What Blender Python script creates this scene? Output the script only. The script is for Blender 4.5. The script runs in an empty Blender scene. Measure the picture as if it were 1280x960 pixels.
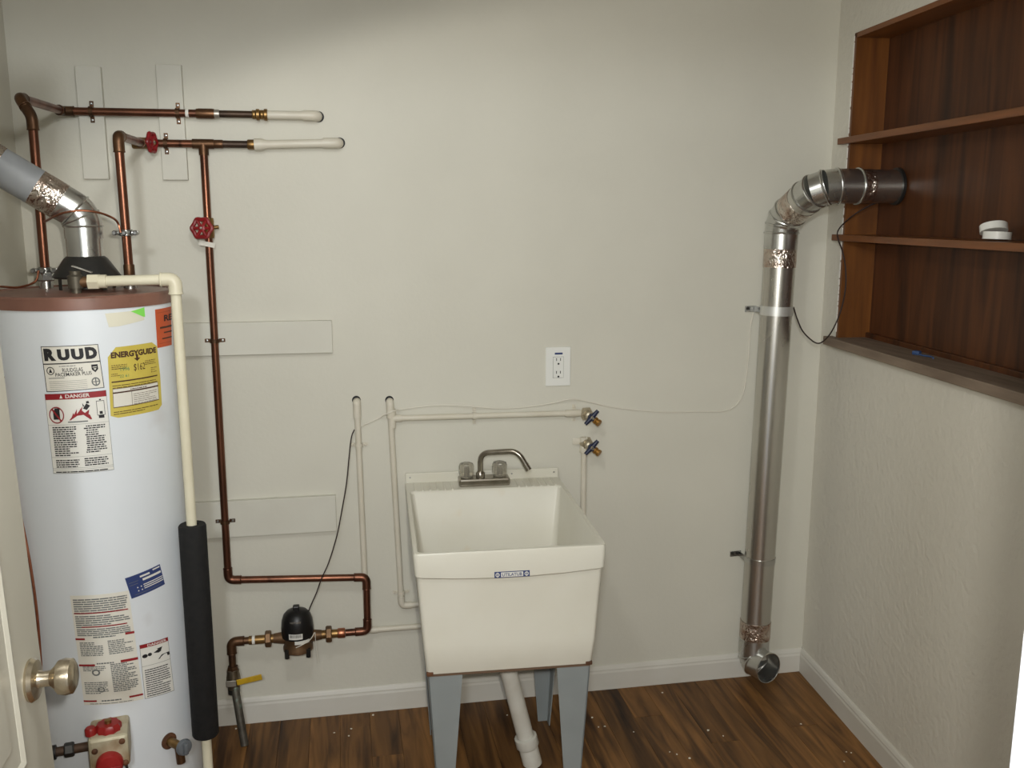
import bpy, bmesh, math, random
from mathutils import Vector, Matrix, Quaternion
random.seed(7)
scene = bpy.context.scene
COL = scene.collection
PI = math.pi

# ------------------------------------------------------------------ camera
F_PX = 1160.0
YAW, PITCH = math.radians(10.49), math.radians(10.38)
cy, sy, cp, sp = math.cos(YAW), math.sin(YAW), math.cos(PITCH), math.sin(PITCH)
FW = Vector((sy*cp, cy*cp, -sp)); RT = Vector((cy, -sy, 0)); UP = RT.cross(FW)
CAM = Vector((0, -2.9, 1.635))
cam = bpy.data.cameras.new('camera'); camo = bpy.data.objects.new('camera', cam); COL.objects.link(camo)
cam.sensor_width = 36; cam.lens = F_PX/1280*36; cam.clip_start = .02
camo.matrix_world = Matrix((( RT.x, UP.x, -FW.x, CAM.x), (RT.y, UP.y, -FW.y, CAM.y), (RT.z, UP.z, -FW.z, CAM.z), (0, 0, 0, 1)))
scene.camera = camo

# ------------------------------------------------------------------ world, light, exposure
w = bpy.data.worlds.new('world'); scene.world = w; w.use_nodes = True
w.node_tree.nodes['Background'].inputs[0].default_value = (.95, .97, 1, 1)
w.node_tree.nodes['Background'].inputs[1].default_value = .4
scene.view_settings.view_transform = 'Standard'; scene.view_settings.look = 'None'
scene.view_settings.exposure = 0.08; scene.view_settings.gamma = 1

def light(name, kind, loc, power, col, size, aim=None):
    l = bpy.data.lights.new(name, kind); l.energy = power; l.color = col
    if kind == 'AREA': l.shape = 'DISK'; l.size = size
    else: l.shadow_soft_size = size
    o = bpy.data.objects.new(name, l); o.location = loc; COL.objects.link(o)
    if aim is not None:
        o.rotation_euler = (Vector(aim)-Vector(loc)).to_track_quat('-Z', 'Y').to_euler()
    return o

# pixel of the 1280 x 960 photograph -> direction -> point on a plane of the room
def ray(px, py): return FW + RT*((px-640)/F_PX) - UP*((py-480)/F_PX)
def PY(px, py, y=0.0):
    r = ray(px, py); return CAM + r*((y-CAM.y)/r.y)
def PZ(px, py, z=0.0):
    r = ray(px, py); return CAM + r*((z-CAM.z)/r.z)
def PD(px, py, d): return CAM + ray(px, py)*d

# camera flash and ceiling lamp
flash_at = CAM + RT*.045 + UP*.05
fl = light('camera_flash', 'SPOT', flash_at, 77, (1, .97, .90), .02, aim=PY(840, 1300))
fl.data.spot_size = 2*(PY(840, 1300)-flash_at).angle(PY(300, 48)-flash_at); fl.data.spot_blend = .10
LAMP = Vector((-.08, -1.62, 2.34))
light('ceiling_bulb', 'POINT', LAMP - Vector((0, 0, .10)), 17, (.96, .98, 1), .07)
light('hall_fill', 'POINT', (-.175, -3.45, 2.02), 92, (.92, .97, 1), .07)   # added fill light behind the doorway, not an actual hall lamp

# ------------------------------------------------------------------ materials
def S(r, g, b, a=1):
    f = lambda c: (c/255)/12.92 if c/255 <= .04045 else ((c/255+.055)/1.055)**2.4
    return (f(r), f(g), f(b), a)
MATS = {}
def M(name, c1, rough=.5, metal=0.0, c2=None, scale=8, stretch=(1, 1, 1), lo=.35, hi=.7, bump=0, bscale=40, bdist=.002,
      detail=4, distort=0, spec=.5, rand=0, trans=0, ior=1.45, emit=None, estr=0, c3=None, scale3=3, lo3=.6, hi3=.7, roughvar=0):
    m = bpy.data.materials.new(name); m.use_nodes = True; nt = m.node_tree; N = nt.nodes; L = nt.links
    b = N['Principled BSDF']
    b.inputs['Base Color'].default_value = c1; b.inputs['Roughness'].default_value = rough
    b.inputs['Metallic'].default_value = metal; b.inputs['Specular IOR Level'].default_value = spec
    b.inputs['Transmission Weight'].default_value = trans; b.inputs['IOR'].default_value = ior
    if emit: b.inputs['Emission Color'].default_value = emit; b.inputs['Emission Strength'].default_value = estr
    tc = N.new('ShaderNodeTexCoord'); mp = N.new('ShaderNodeMapping'); mp.inputs['Scale'].default_value = stretch
    L.new(tc.outputs['Object'], mp.inputs['Vector']); vec = mp.outputs[0]
    oi = None
    if rand:
        oi = N.new('ShaderNodeObjectInfo'); ad = N.new('ShaderNodeVectorMath'); ad.operation = 'ADD'
        mu = N.new('ShaderNodeMath'); mu.operation = 'MULTIPLY'; mu.inputs[1].default_value = 37
        L.new(oi.outputs['Random'], mu.inputs[0]); L.new(vec, ad.inputs[0]); L.new(mu.outputs[0], ad.inputs[1]); vec = ad.outputs[0]
    col = None
    if c2:
        n = N.new('ShaderNodeTexNoise'); n.inputs['Scale'].default_value = scale; n.inputs['Detail'].default_value = detail
        n.inputs['Distortion'].default_value = distort; L.new(vec, n.inputs['Vector'])
        r = N.new('ShaderNodeValToRGB'); r.color_ramp.elements[0].position = lo; r.color_ramp.elements[1].position = hi
        r.color_ramp.elements[0].color = c1; r.color_ramp.elements[1].color = c2
        L.new(n.outputs['Fac'], r.inputs[0]); col = r.outputs[0]
        if roughvar:
            ma = N.new('ShaderNodeMath'); ma.operation = 'MULTIPLY_ADD'; ma.inputs[1].default_value = roughvar; ma.inputs[2].default_value = rough-roughvar/2
            L.new(n.outputs['Fac'], ma.inputs[0]); L.new(ma.outputs[0], b.inputs['Roughness'])
    if c3:
        n3 = N.new('ShaderNodeTexNoise'); n3.inputs['Scale'].default_value = scale3; n3.inputs['Detail'].default_value = 3; L.new(vec, n3.inputs['Vector'])
        r3 = N.new('ShaderNodeMapRange'); r3.inputs[1].default_value = lo3; r3.inputs[2].default_value = hi3; L.new(n3.outputs['Fac'], r3.inputs[0])
        mx = N.new('ShaderNodeMix'); mx.data_type = 'RGBA'; L.new(r3.outputs[0], mx.inputs[0])
        if col: L.new(col, mx.inputs[6])
        else: mx.inputs[6].default_value = c1
        mx.inputs[7].default_value = c3; col = mx.outputs[2]
    if rand and col:
        hs = N.new('ShaderNodeHueSaturation'); mr = N.new('ShaderNodeMapRange'); mr.inputs[3].default_value = 1-rand; mr.inputs[4].default_value = 1+rand
        L.new(oi.outputs['Random'], mr.inputs[0]); L.new(mr.outputs[0], hs.inputs['Value']); L.new(col, hs.inputs['Color']); col = hs.outputs[0]
    if col: L.new(col, b.inputs['Base Color'])
    if bump:
        bn = N.new('ShaderNodeTexNoise'); bn.inputs['Scale'].default_value = bscale; bn.inputs['Detail'].default_value = 3
        L.new(vec, bn.inputs['Vector']); bp = N.new('ShaderNodeBump'); bp.inputs['Strength'].default_value = bump; bp.inputs['Distance'].default_value = bdist
        L.new(bn.outputs['Fac'], bp.inputs['Height']); L.new(bp.outputs[0], b.inputs['Normal'])
    MATS[name] = m; return m

wall_m = M('wall_paint', S(204, 201, 188), .55, c2=S(209, 206, 193), scale=2.5, bump=.25, bscale=70, bdist=.002, spec=.3)
wallr_m = M('textured_wall_paint', S(207, 203, 191), .6, c2=S(212, 208, 196), scale=2, bump=.65, bscale=50, bdist=.0045, spec=.25)
board_m = M('board_paint', S(207, 205, 193), .5, c2=S(202, 199, 187), scale=6, stretch=(1, 1, 1), bump=.15, bscale=60, spec=.3)
ppipe_m = M('painted_pipe', S(211, 205, 190), .42, c2=S(203, 196, 178), scale=9, bump=.15, bscale=50)
base_m = M('baseboard_paint', S(208, 205, 196), .4, c2=S(201, 197, 186), scale=5)
ceil_m = M('ceiling_paint', S(205, 202, 192), .8, bump=.3, bscale=90)
plank_m = M('floor_laminate', S(66, 43, 22), .5, c2=S(140, 98, 53), scale=3.2, stretch=(9, .8, 1), lo=.28, hi=.74, detail=7, distort=.9, spec=.35, rand=.25,
            c3=S(48, 29, 15), scale3=2.2, lo3=.56, hi3=.72, bump=.05, bscale=30)
joint_m = M('floor_joint', S(38, 24, 14), .7)
copper_m = M('copper', S(128, 84, 64), .36, .88, c2=S(90, 60, 47), scale=14, stretch=(1, 1, .35), lo=.3, hi=.7, c3=S(78, 52, 40), scale3=22, lo3=.58, hi3=.7, roughvar=.25)
oldcop_m = M('oxidised_copper', S(104, 74, 50), .45, .75, c2=S(70, 50, 36), scale=20, lo=.3, hi=.7, roughvar=.3)
newcop_m = M('bright_copper', S(172, 112, 84), .34, .95, c2=S(138, 84, 62), scale=30)
burnt_m = M('burnt_pipe', S(46, 36, 30), .45, .5, c2=S(78, 60, 46), scale=18)
brass_m = M('brass', S(146, 116, 72), .4, .85, c2=S(110, 84, 52), scale=16, roughvar=.2)
bronze_m = M('bronze', S(120, 92, 66), .5, .7, c2=S(92, 70, 48), scale=18)
tefl_m = M('thread_tape', S(225, 222, 214), .6)
solder_m = M('solder', S(165, 160, 150), .4, .7)
galv_m = M('galvanised_steel', S(206, 206, 202), .26, .95, c2=S(184, 184, 180), scale=12, roughvar=.12)
duct_m = M('duct_steel', S(206, 204, 198), .27, .95, c2=S(184, 180, 172), scale=5, stretch=(1, 1, .3), roughvar=.14)
foil_m = M('foil_tape', S(214, 206, 196), .22, .95, c2=S(170, 140, 122), scale=30, bump=1.0, bscale=60, bdist=.01)
flue_m = M('grey_flue_paint', S(158, 161, 164), .45, c2=S(138, 141, 144), scale=9)
dark_m = M('dark_metal', S(42, 42, 42), .4, .5, c2=S(64, 62, 58), scale=14)
steel_m = M('bolt_steel', S(150, 150, 148), .3, .9)
clamp_m = M('zinc_clamp', S(172, 172, 168), .25, .95)
red_m = M('red_enamel', S(140, 24, 28), .4, c2=S(110, 18, 22), scale=20)
redp_m = M('red_plastic', S(150, 34, 32), .4, c2=S(128, 26, 26), scale=20)
yel_m = M('yellow_vinyl', S(198, 160, 30), .45, c2=S(170, 134, 26), scale=25)
blue_m = M('blue_enamel', S(30, 37, 62), .4)
goldb_m = M('gold_brass', S(160, 118, 58), .42, .8)
pvc_m = M('aged_pvc', S(214, 208, 184), .4, c2=S(206, 198, 172), scale=8)
foam_m = M('black_foam', S(15, 15, 15), .85, c2=S(24, 23, 22), scale=60, bump=.4, bscale=120)
plas_m = M('black_plastic', S(20, 19, 19), .4)
tank_m = M('tank_enamel', S(217, 221, 224), .3, c2=S(210, 215, 219), scale=3, c3=S(196, 196, 196), scale3=5, lo3=.66, hi3=.8)
brown_m = M('brown_enamel', S(128, 92, 78), .38, c2=S(112, 78, 66), scale=12, c3=S(92, 62, 52), scale3=16, lo3=.6, hi3=.75)
paper_m = M('label_paper', S(216, 214, 206), .5)
cream_m = M('label_cream', S(214, 210, 198), .5)
tapep_m = M('masking_tape', S(214, 210, 190), .6)
ylab_m = M('yellow_paper', S(198, 180, 84), .5, c2=S(190, 170, 74), scale=20)
olab_m = M('orange_paper', S(190, 84, 44), .5)
bluelab_m = M('blue_paper', S(48, 62, 108), .4)
ink_m = M('black_ink', S(30, 28, 30), .6)
grey_ink_m = M('grey_ink', S(104, 106, 104), .6)
redink_m = M('red_ink', S(140, 28, 34), .5)
brink_m = M('brown_ink', S(70, 44, 30), .6)
green_m = M('green_paper', S(130, 214, 90), .5)
greenink_m = M('green_ink', S(70, 130, 90), .6)
sink_m = M('sink_plastic', S(212, 209, 196), .32, c2=S(207, 203, 188), scale=5, c3=S(206, 190, 160), scale3=6, lo3=.66, hi3=.82)
leg_m = M('grey_steel_leg', S(145, 151, 151), .4, .1, c2=S(137, 143, 143), scale=7)
chrome_m = M('dull_chrome', S(176, 170, 160), .22, .95, c2=S(140, 132, 118), scale=24, roughvar=.2)
acry_m = M('clear_acrylic', S(232, 228, 216), .12, trans=.85, ior=1.35)
wplas_m = M('white_plastic', S(226, 226, 220), .35)
slot_m = M('slot_black', S(12, 12, 12), .6)
drain_m = M('white_drain_pipe', S(212, 210, 200), .35, c2=S(198, 194, 182), scale=12)
wire_m = M('white_cable', S(214, 209, 196), .5)
bwire_m = M('dark_wire', S(44, 30, 26), .5)
niches_m = M('stained_wood_side', S(116, 70, 28), .4, c2=S(90, 52, 20), scale=3, stretch=(12, 12, 1), detail=7, distort=.4, c3=S(84, 46, 20), scale3=1.2, lo3=.6, hi3=.8)
nicheb_m = M('stained_plywood', S(90, 52, 26), .45, c2=S(56, 31, 15), scale=2.6, stretch=(9, 9, .7), detail=8, distort=.8, c3=S(34, 20, 13), scale3=.9, lo3=.56, hi3=.72, spec=.3)
shelf_m = M('stained_shelf', S(122, 72, 32), .38, c2=S(94, 54, 22), scale=3, stretch=(14, 1, 14), detail=7)
sill_m = M('dusty_sill', S(130, 114, 98), .65, c2=S(104, 88, 74), scale=4, stretch=(10, 1, 10), detail=7)
door_m = M('door_paint', S(184, 180, 166), .35, c2=S(178, 174, 160), scale=4)
jamb_m = M('jamb_paint', S(228, 232, 240), .4)
nickel_m = M('satin_nickel', S(190, 178, 156), .26, .95)
gasbox_m = M('gas_valve_casting', S(186, 178, 152), .5, .2, c2=S(140, 112, 78), scale=16, lo=.45, hi=.7)
rust_m = M('rust', S(104, 66, 40), .7, c2=S(70, 46, 30), scale=30)
flake_m = M('paint_flake', S(225, 220, 205), .6)
bluescrap_m = M('blue_scrap', S(54, 78, 120), .5)
glow_m = M('lamp_glass', S(255, 244, 220), .4, emit=(1, .9, .72, 1), estr=6)

# ------------------------------------------------------------------ mesh helpers
class MB:
    def __init__(s): s.v = []; s.f = []; s.sm = []
    def add(s, v, f, smooth=False):
        o = len(s.v); s.v += [Vector(p) for p in v]; s.f += [tuple(i+o for i in q) for q in f]; s.sm += [smooth]*len(f); return s
    def box(s, c, size, R=None, bev=0):
        bm = bmesh.new(); bmesh.ops.create_cube(bm, size=1)
        for p in bm.verts: p.co = Vector((p.co.x*size[0], p.co.y*size[1], p.co.z*size[2]))
        if bev: bmesh.ops.bevel(bm, geom=bm.edges[:], offset=bev, segments=2, affect='EDGES', profile=.5)
        bm.verts.index_update()
        R = R or Matrix.Identity(3)
        s.add([R @ p.co + Vector(c) for p in bm.verts], [[q.index for q in f.verts] for f in bm.faces]); bm.free(); return s
    def tube(s, pts, r, seg=16, caps=True):
        pts = [Vector(p) for p in pts]; n = len(pts); rs = r if isinstance(r, (list, tuple)) else [r]*n
        T = [(pts[min(i+1, n-1)]-pts[max(i-1, 0)]).normalized() for i in range(n)]
        a = Vector((0, 0, 1)) if abs(T[0].z) < .9 else Vector((1, 0, 0))
        nx = T[0].cross(a).normalized(); v = []
        for i in range(n):
            nx = (nx - T[i]*nx.dot(T[i])).normalized(); ny = T[i].cross(nx)
            v += [pts[i] + (nx*math.cos(2*PI*k/seg)+ny*math.sin(2*PI*k/seg))*rs[i] for k in range(seg)]
        f = [(i*seg+k, i*seg+(k+1) % seg, (i+1)*seg+(k+1) % seg, (i+1)*seg+k) for i in range(n-1) for k in range(seg)]
        s.add(v, f, True)
        if caps:
            s.add(v[:seg], [tuple(range(seg-1, -1, -1))]); s.add(v[-seg:], [tuple(range(seg))])
        return s
    def lathe(s, prof, o, ax=(0, 0, 1), seg=24, mod=None):
        ax = Vector(ax).normalized(); o = Vector(o); a = Vector((0, 0, 1)) if abs(ax.z) < .9 else Vector((1, 0, 0))
        nx = ax.cross(a).normalized(); ny = ax.cross(nx); v = []
        for (r, h) in prof:
            for k in range(seg):
                t = 2*PI*k/seg; rr = max(r, 1e-5)*(mod(t) if mod else 1); v.append(o+ax*h+(nx*math.cos(t)+ny*math.sin(t))*rr)
        f = [(i*seg+k, i*seg+(k+1) % seg, (i+1)*seg+(k+1) % seg, (i+1)*seg+k) for i in range(len(prof)-1) for k in range(seg)]
        return s.add(v, f, True)
    def prism(s, poly, o, ex, ey, depth):          # poly in (ex, ey), thickness along ex x ey
        ex = Vector(ex); ey = Vector(ey); ez = ex.cross(ey).normalized()*depth; o = Vector(o); n = len(poly)
        a = [o+ex*x+ey*y for x, y in poly]; b = [p+ez for p in a]
        s.add(a+b, [tuple(range(n-1, -1, -1)), tuple(range(n, 2*n))]+[(i, (i+1) % n, (i+1) % n+n, i+n) for i in range(n)]); return s
    def loft(s, loops, cap0=False, cap1=False, smooth=True):
        n = len(loops[0]); v = [p for l in loops for p in l]
        f = [(i*n+k, i*n+(k+1) % n, (i+1)*n+(k+1) % n, (i+1)*n+k) for i in range(len(loops)-1) for k in range(n)]
        s.add(v, f, smooth)
        if cap0: s.add(loops[0], [tuple(range(n-1, -1, -1))])
        if cap1: s.add(loops[-1], [tuple(range(n))])
        return s
    def build(s, name, mat, parent=None, angle=38):
        off = ORG.get(parent.name, Vector((0, 0, 0))) if parent else Vector((0, 0, 0))
        me = bpy.data.meshes.new(name); me.from_pydata([p-off for p in s.v], [], s.f)
        me.polygons.foreach_set('use_smooth', s.sm)
        bm = bmesh.new(); bm.from_mesh(me); bmesh.ops.remove_doubles(bm, verts=bm.verts[:], dist=1e-6); bmesh.ops.recalc_face_normals(bm, faces=bm.faces[:]); bm.to_mesh(me); bm.free()
        if any(s.sm): me.set_sharp_from_angle(angle=math.radians(angle))
        me.materials.append(mat)
        o = bpy.data.objects.new(name, me); COL.objects.link(o); ORG[o.name] = off.copy()
        if parent: o.parent = parent
        return o
ORG = {}
def thing(name, label, cat, loc, group=None):
    o = bpy.data.objects.new(name, None); COL.objects.link(o); o.location = loc; o.empty_display_size = .05
    o['label'] = label; o['category'] = cat
    if group: o['group'] = group
    ORG[o.name] = Vector(loc); return o
def tag(o, label, cat, group=None):
    o['label'] = label; o['category'] = cat
    if group: o['group'] = group
    return o
def struct(o): o['kind'] = 'structure'; return o
def fillet(pts, rad, n=7):
    pts = [Vector(p) for p in pts]; out = [pts[0]]
    for i in range(1, len(pts)-1):
        a, p, b = pts[i-1], pts[i], pts[i+1]; d1 = (a-p); d2 = (b-p)
        r = min(rad, d1.length*.49, d2.length*.49); q1 = p+d1.normalized()*r; q2 = p+d2.normalized()*r
        for k in range(n+1):
            t = k/n; out.append(q1*(1-t)**2+p*2*t*(1-t)+q2*t*t)
    out.append(pts[-1]); return out
def smooth_path(pts, n=6):
    pts = [Vector(p) for p in pts]; out = []
    for i in range(len(pts)-1):
        p0, p1, p2, p3 = pts[max(i-1, 0)], pts[i], pts[i+1], pts[min(i+2, len(pts)-1)]
        for k in range(n):
            t = k/n; out.append(.5*((2*p1)+(p2-p0)*t+(2*p0-5*p1+4*p2-p3)*t*t+(3*p1-p0-3*p2+p3)*t**3))
    out.append(pts[-1]); return out
def torus(mb, c, ax, R, r, seg=28, s2=8, mod=None):
    ax = Vector(ax).normalized(); a = Vector((0, 0, 1)) if abs(ax.z) < .9 else Vector((1, 0, 0)); nx = ax.cross(a).normalized(); ny = ax.cross(nx); c = Vector(c); v = []
    for k in range(seg):
        t = 2*PI*k/seg; e = nx*math.cos(t)+ny*math.sin(t); RR = R*(mod(t) if mod else 1)
        v += [c+e*(RR+r*math.cos(2*PI*j/s2))+ax*r*math.sin(2*PI*j/s2) for j in range(s2)]
    f = [(k*s2+j, k*s2+(j+1) % s2, ((k+1) % seg)*s2+(j+1) % s2, ((k+1) % seg)*s2+j) for k in range(seg) for j in range(s2)]
    return mb.add(v, f, True)
def pipe_run(root, pts, r, mat, fmat, rad=.03, er=1.22, lead=.012):
    """straight pieces named pipe, corner fittings named elbow"""
    pts = [Vector(p) for p in pts]
    for i in range(len(pts)-1):
        MB().tube([pts[i], pts[i+1]], r).build('pipe', mat, root) if 0 < 0 else None
    for i in range(len(pts)-1):
        a, b = pts[i], pts[i+1]; d = (b-a).normalized()
        if i > 0: a = a+d*rad*.9
        if i < len(pts)-2: b = b-d*rad*.9
        MB().tube([a, b], r).build('pipe', mat, root)
    for i in range(1, len(pts)-1):
        d1 = (pts[i-1]-pts[i]).normalized(); d2 = (pts[i+1]-pts[i]).normalized(); L = rad+lead
        path = fillet([pts[i]+d1*L, pts[i], pts[i+1-1]+d2*L], rad, 8)
        mb = MB().tube(path, r*er)
        for d in (d1, d2): torus(mb, pts[i]+d*L, d, r*er*.96, r*.14, 18, 6)
        mb.build('elbow', fmat, root)
def ring_part(root, name, p, d, r, ln, mat, seg=20):
    p = Vector(p); d = Vector(d).normalized()
    return MB().lathe([(0, -ln/2), (r*.93, -ln/2), (r, -ln/2+ln*.12), (r, ln/2-ln*.12), (r*.93, ln/2), (0, ln/2)], p, d, seg).build(name, mat, root)
def hexnut(root, name, p, d, r, ln, mat):
    return MB().lathe([(0, -ln/2), (r*.9, -ln/2), (r, -ln/2+ln*.15), (r, ln/2-ln*.15), (r*.9, ln/2), (0, ln/2)], p, d, 6).build(name, mat, root, angle=20)
def strap(root, p, d, r, mat=oldcop_m):
    """two-hole pipe strap over a pipe that runs along d, screwed to the wall behind (+y)"""
    p = Vector(p); d = Vector(d).normalized(); n = Vector((0, -1, 0)); e = d.cross(n).normalized(); w = .0055; R = r*1.12; loops = []
    prof = [(-R-.017, -r), (-R, -r)]+[(-R*math.cos(t), R*math.sin(t)) for t in [PI*k/10 for k in range(11)]]+[(R, -r), (R+.017, -r)]
    th = .002; a = [p+e*x+n*y for x, y in prof]; mb = MB(); v = []
    for i, q in enumerate(a):
        x, y = prof[i]; out = (e*x+n*y).normalized() if 2 <= i <= 12 else n
        for off in (0, th):
            for sd in (-1, 1): v.append(q+out*off+d*sd*w)
    f = []
    for i in range(len(a)-1):
        o = i*4; u = o+4; f += [(o+2, o+3, u+3, u+2), (o, u, u+1, o+1), (o, o+2, u+2, u), (o+1, u+1, u+3, o+3)]
    mb.add(v, f); o = mb.build('strap', mat, root)
    for sd in (-1, 1):
        MB().lathe([(0, .0045), (.003, .004), (.0042, .002), (.0042, 0)], p+e*sd*(R+.010)+n*(-r+th), n, 10).build('screw', mat if mat is ppipe_m else steel_m, o)
    return o
def handwheel(root, c, ax, R, mat=red_m):
    c = Vector(c); ax = Vector(ax).normalized(); mb = MB()
    torus(mb, c, ax, R*.92, R*.22, 48, 8, mod=lambda t: 1+.08*math.cos(6*t))
    a = Vector((0, 0, 1)) if abs(ax.z) < .9 else Vector((1, 0, 0)); nx = ax.cross(a).normalized(); ny = ax.cross(nx)
    for k in range(6):
        t = PI/3*k; e = nx*math.cos(t)+ny*math.sin(t); mb.tube([c+e*R*.2, c+e*R*.95], R*.17, 8)
    mb.lathe([(0, -.004), (R*.36, -.004), (R*.36, .004), (R*.2, .006), (0, .006)], c, ax, 16)
    o = mb.build('handwheel', mat, root)
    MB().lathe([(0, .0095), (.0035, .009), (.0045, .0055), (.0045, 0)], c, ax, 6).build('wheel_nut', solder_m, o)
    return o
def text_mesh(txt, bold=0.0):
    cu = bpy.data.curves.new('lettering', 'FONT'); cu.body = txt; cu.size = 1; cu.offset = bold; cu.resolution_u = 3
    o = bpy.data.objects.new('lettering', cu); COL.objects.link(o); dg = bpy.context.evaluated_depsgraph_get()
    me = bpy.data.meshes.new_from_object(o.evaluated_get(dg)); v = [p.co.copy() for p in me.vertices]; f = [tuple(q.vertices) for q in me.polygons]
    bpy.data.objects.remove(o); bpy.data.curves.remove(cu); bpy.data.meshes.remove(me)
    x0 = min(p.x for p in v); x1 = max(p.x for p in v); y0 = min(p.y for p in v); y1 = max(p.y for p in v)
    return [((p.x-x0)/(x1-x0), (p.y-y0)/(y1-y0)) for p in v], f

# ------------------------------------------------------------------ room shell
PHI = math.radians(3.83)
RC = Vector((1.609, 0, 0)); RD = Vector((-math.sin(PHI), -math.cos(PHI), 0)); RN = Vector((math.cos(PHI), -math.sin(PHI), 0))
RM = Matrix((RN, RD, Vector((0, 0, 1)))).transposed()       # columns: into the wall, towards the door, up
def RW(off, s, z): return RC + RN*off + RD*s + Vector((0, 0, z))
def PR(px, py, off=0):
    r = ray(px, py); return CAM + r*(((RC-CAM).dot(RN)+off)/r.dot(RN))
def rs(p): return (Vector(p)-RC).dot(RD)
XL, YF, ZC = -.885, -2.37, 2.42

# floor with planks
fl_o = struct(MB().box((.45, -1.25, -.03), (3.2, 2.9, .04)).build('floor', joint_m))
PW = .0955; x = XL-.02; row = 0
while x < 1.75:
    y = .05-random.random()*.9
    ys = [.06]+([y] if y < -.08 else [])
    while ys[-1] > -2.6: ys.append(ys[-1]-random.choice([.62, .8, .95, 1.1]))
    for a, b in zip(ys, ys[1:]):
        b = max(b, -2.68)
        if a-b < .05: continue
        bx = MB(); bx.box((x+PW/2, (a+b)/2, -.005), (PW-.0007, a-b-.0007, .010), bev=.0006)
        bx.build('plank', plank_m, fl_o)
    x += PW; row += 1

struct(MB().box(((XL+1.75)/2, .05, ZC/2), (1.75-XL+.3, .10, ZC+.1)).build('wall_back', wall_m))
struct(MB().box((XL-.05, -1.2, ZC/2), (.10, 2.5, ZC+.1)).build('wall_left', wall_m))
struct(MB().box((.45, -1.2, ZC+.05), (3.2, 2.9, .10)).build('ceiling', ceil_m))
# right wall with the niche opening
NS0, NS1, NZ0, NZ1, ND = .115, 1.62, 1.235, 2.187, .105
mb = MB()
def rbox(mb, o0, o1, s0, s1, z0, z1, bev=0): return mb.box(RW((o0+o1)/2, (s0+s1)/2, (z0+z1)/2), (o1-o0, s1-s0, z1-z0), RM, bev)
for s0, s1, z0, z1 in ((-.12, 2.6, -.05, NZ0), (-.12, 2.6, NZ1, ZC+.05), (-.12, NS0, NZ0, NZ1), (NS1, 2.6, NZ0, NZ1)): rbox(mb, 0, .14, s0, s1, z0, z1)
rbox(mb, ND+.012, .16, 0, 2.6, NZ0-.05, NZ1+.05)
struct(mb.build('wall_right', wallr_m))
# front wall around the doorway
DX0, DX1, DZ = -.50, .462, 2.04
mb = MB()
mb.box(((XL-.1+DX0)/2, YF-.06, ZC/2), (DX0-XL+.1, .12, ZC+.1)); mb.box(((DX1+.03+1.7)/2, YF-.06, ZC/2), (1.7-DX1-.03, .12, ZC+.1))
mb.box(((DX0+DX1)/2, YF-.06, (DZ+.03+ZC)/2), (DX1-DX0+.06, .12, ZC-DZ-.03))
struct(mb.build('wall_front', wall_m))
mb = MB().box((DX1+.015, YF-.06, DZ/2), (.03, .125, DZ), bev=.002); mb.box((DX0-.015+.0, YF-.06, DZ/2), (.02, .125, DZ)); mb.box(((DX0+DX1)/2, YF-.06, DZ+.015), (DX1-DX0+.06, .125, .03))
struct(mb.build('trim_1', jamb_m))

# baseboards (ogee top)
BP = [(0, 0), (.0125, 0), (.0125, .062), (.0105, .069), (.0105, .074), (.007, .083), (.0035, .087), (0, .087)]
def baseboard(name, a, b, nrm):
    a = Vector(a); b = Vector(b); nrm = Vector(nrm); la = [a+nrm*x+Vector((0, 0, z)) for x, z in BP]; lb = [b+nrm*x+Vector((0, 0, z)) for x, z in BP]
    return struct(MB().loft([la, lb], True, True, False).build(name, base_m))
baseboard('baseboard_back', (XL, 0, 0), (1.609, 0, 0), (0, -1, 0))
baseboard('baseboard_right', RW(0, .0, 0), RW(0, 2.38, 0), -RN)
baseboard('baseboard_left', (XL, 0, 0), (XL, -2.37, 0), (1, 0, 0))

# ------------------------------------------------------------------ niche bookshelf in the right wall
t = thing('built_in_bookshelf', 'stained wooden bookshelf built into a recess of the right wall', 'bookshelf', RW(0, (NS0+NS1)/2, NZ0))
rbox(MB(), ND, ND+.012, NS0, NS1, NZ0, NZ1).build('back_panel', nicheb_m, t)
rbox(MB(), -.002, ND, NS0-.001, NS0+.014, NZ0, NZ1).build('side_panel', niches_m, t)
rbox(MB(), -.002, ND, NS1-.014, NS1, NZ0, NZ1).build('side_panel', niches_m, t)
rbox(MB(), -.002, ND, NS0, NS1, NZ1-.015, NZ1).build('top_panel', shelf_m, t)
for z in (PR(1048, 177, -.02).z, PR(1046, 297, -.02).z):
    rbox(MB(), -.022, -.001, NS0-.035, NS1, z-.010, z+.010, .0015).build('shelf_nosing', shelf_m, t)
    rbox(MB(), -.003, ND, NS0+.014, NS1-.014, z-.010, z+.010).build('shelf', shelf_m, t)
rbox(MB(), -.030, ND, NS0-.035, NS1, NZ0-.026, NZ0+.002, .002).build('sill', sill_m, t)
rbox(MB(), ND-.014, ND, NS0+.014, NS1, NZ0, NZ0+.018, .002).build('cleat', nicheb_m, t)
# ragged paint edge along the opening
mb = MB(); random.seed(3); z = NZ0+.02
while z < NZ1-.01:
    h = random.uniform(.008, .03); wd = random.uniform(.002, .006)
    rbox(mb, -.004, .002, NS0-wd, NS0+.002, z, min(z+h, NZ1)); z += h*random.uniform(.9, 1.3)
mb.build('paint_edge', tefl_m, t)['kind'] = 'stuff'

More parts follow.
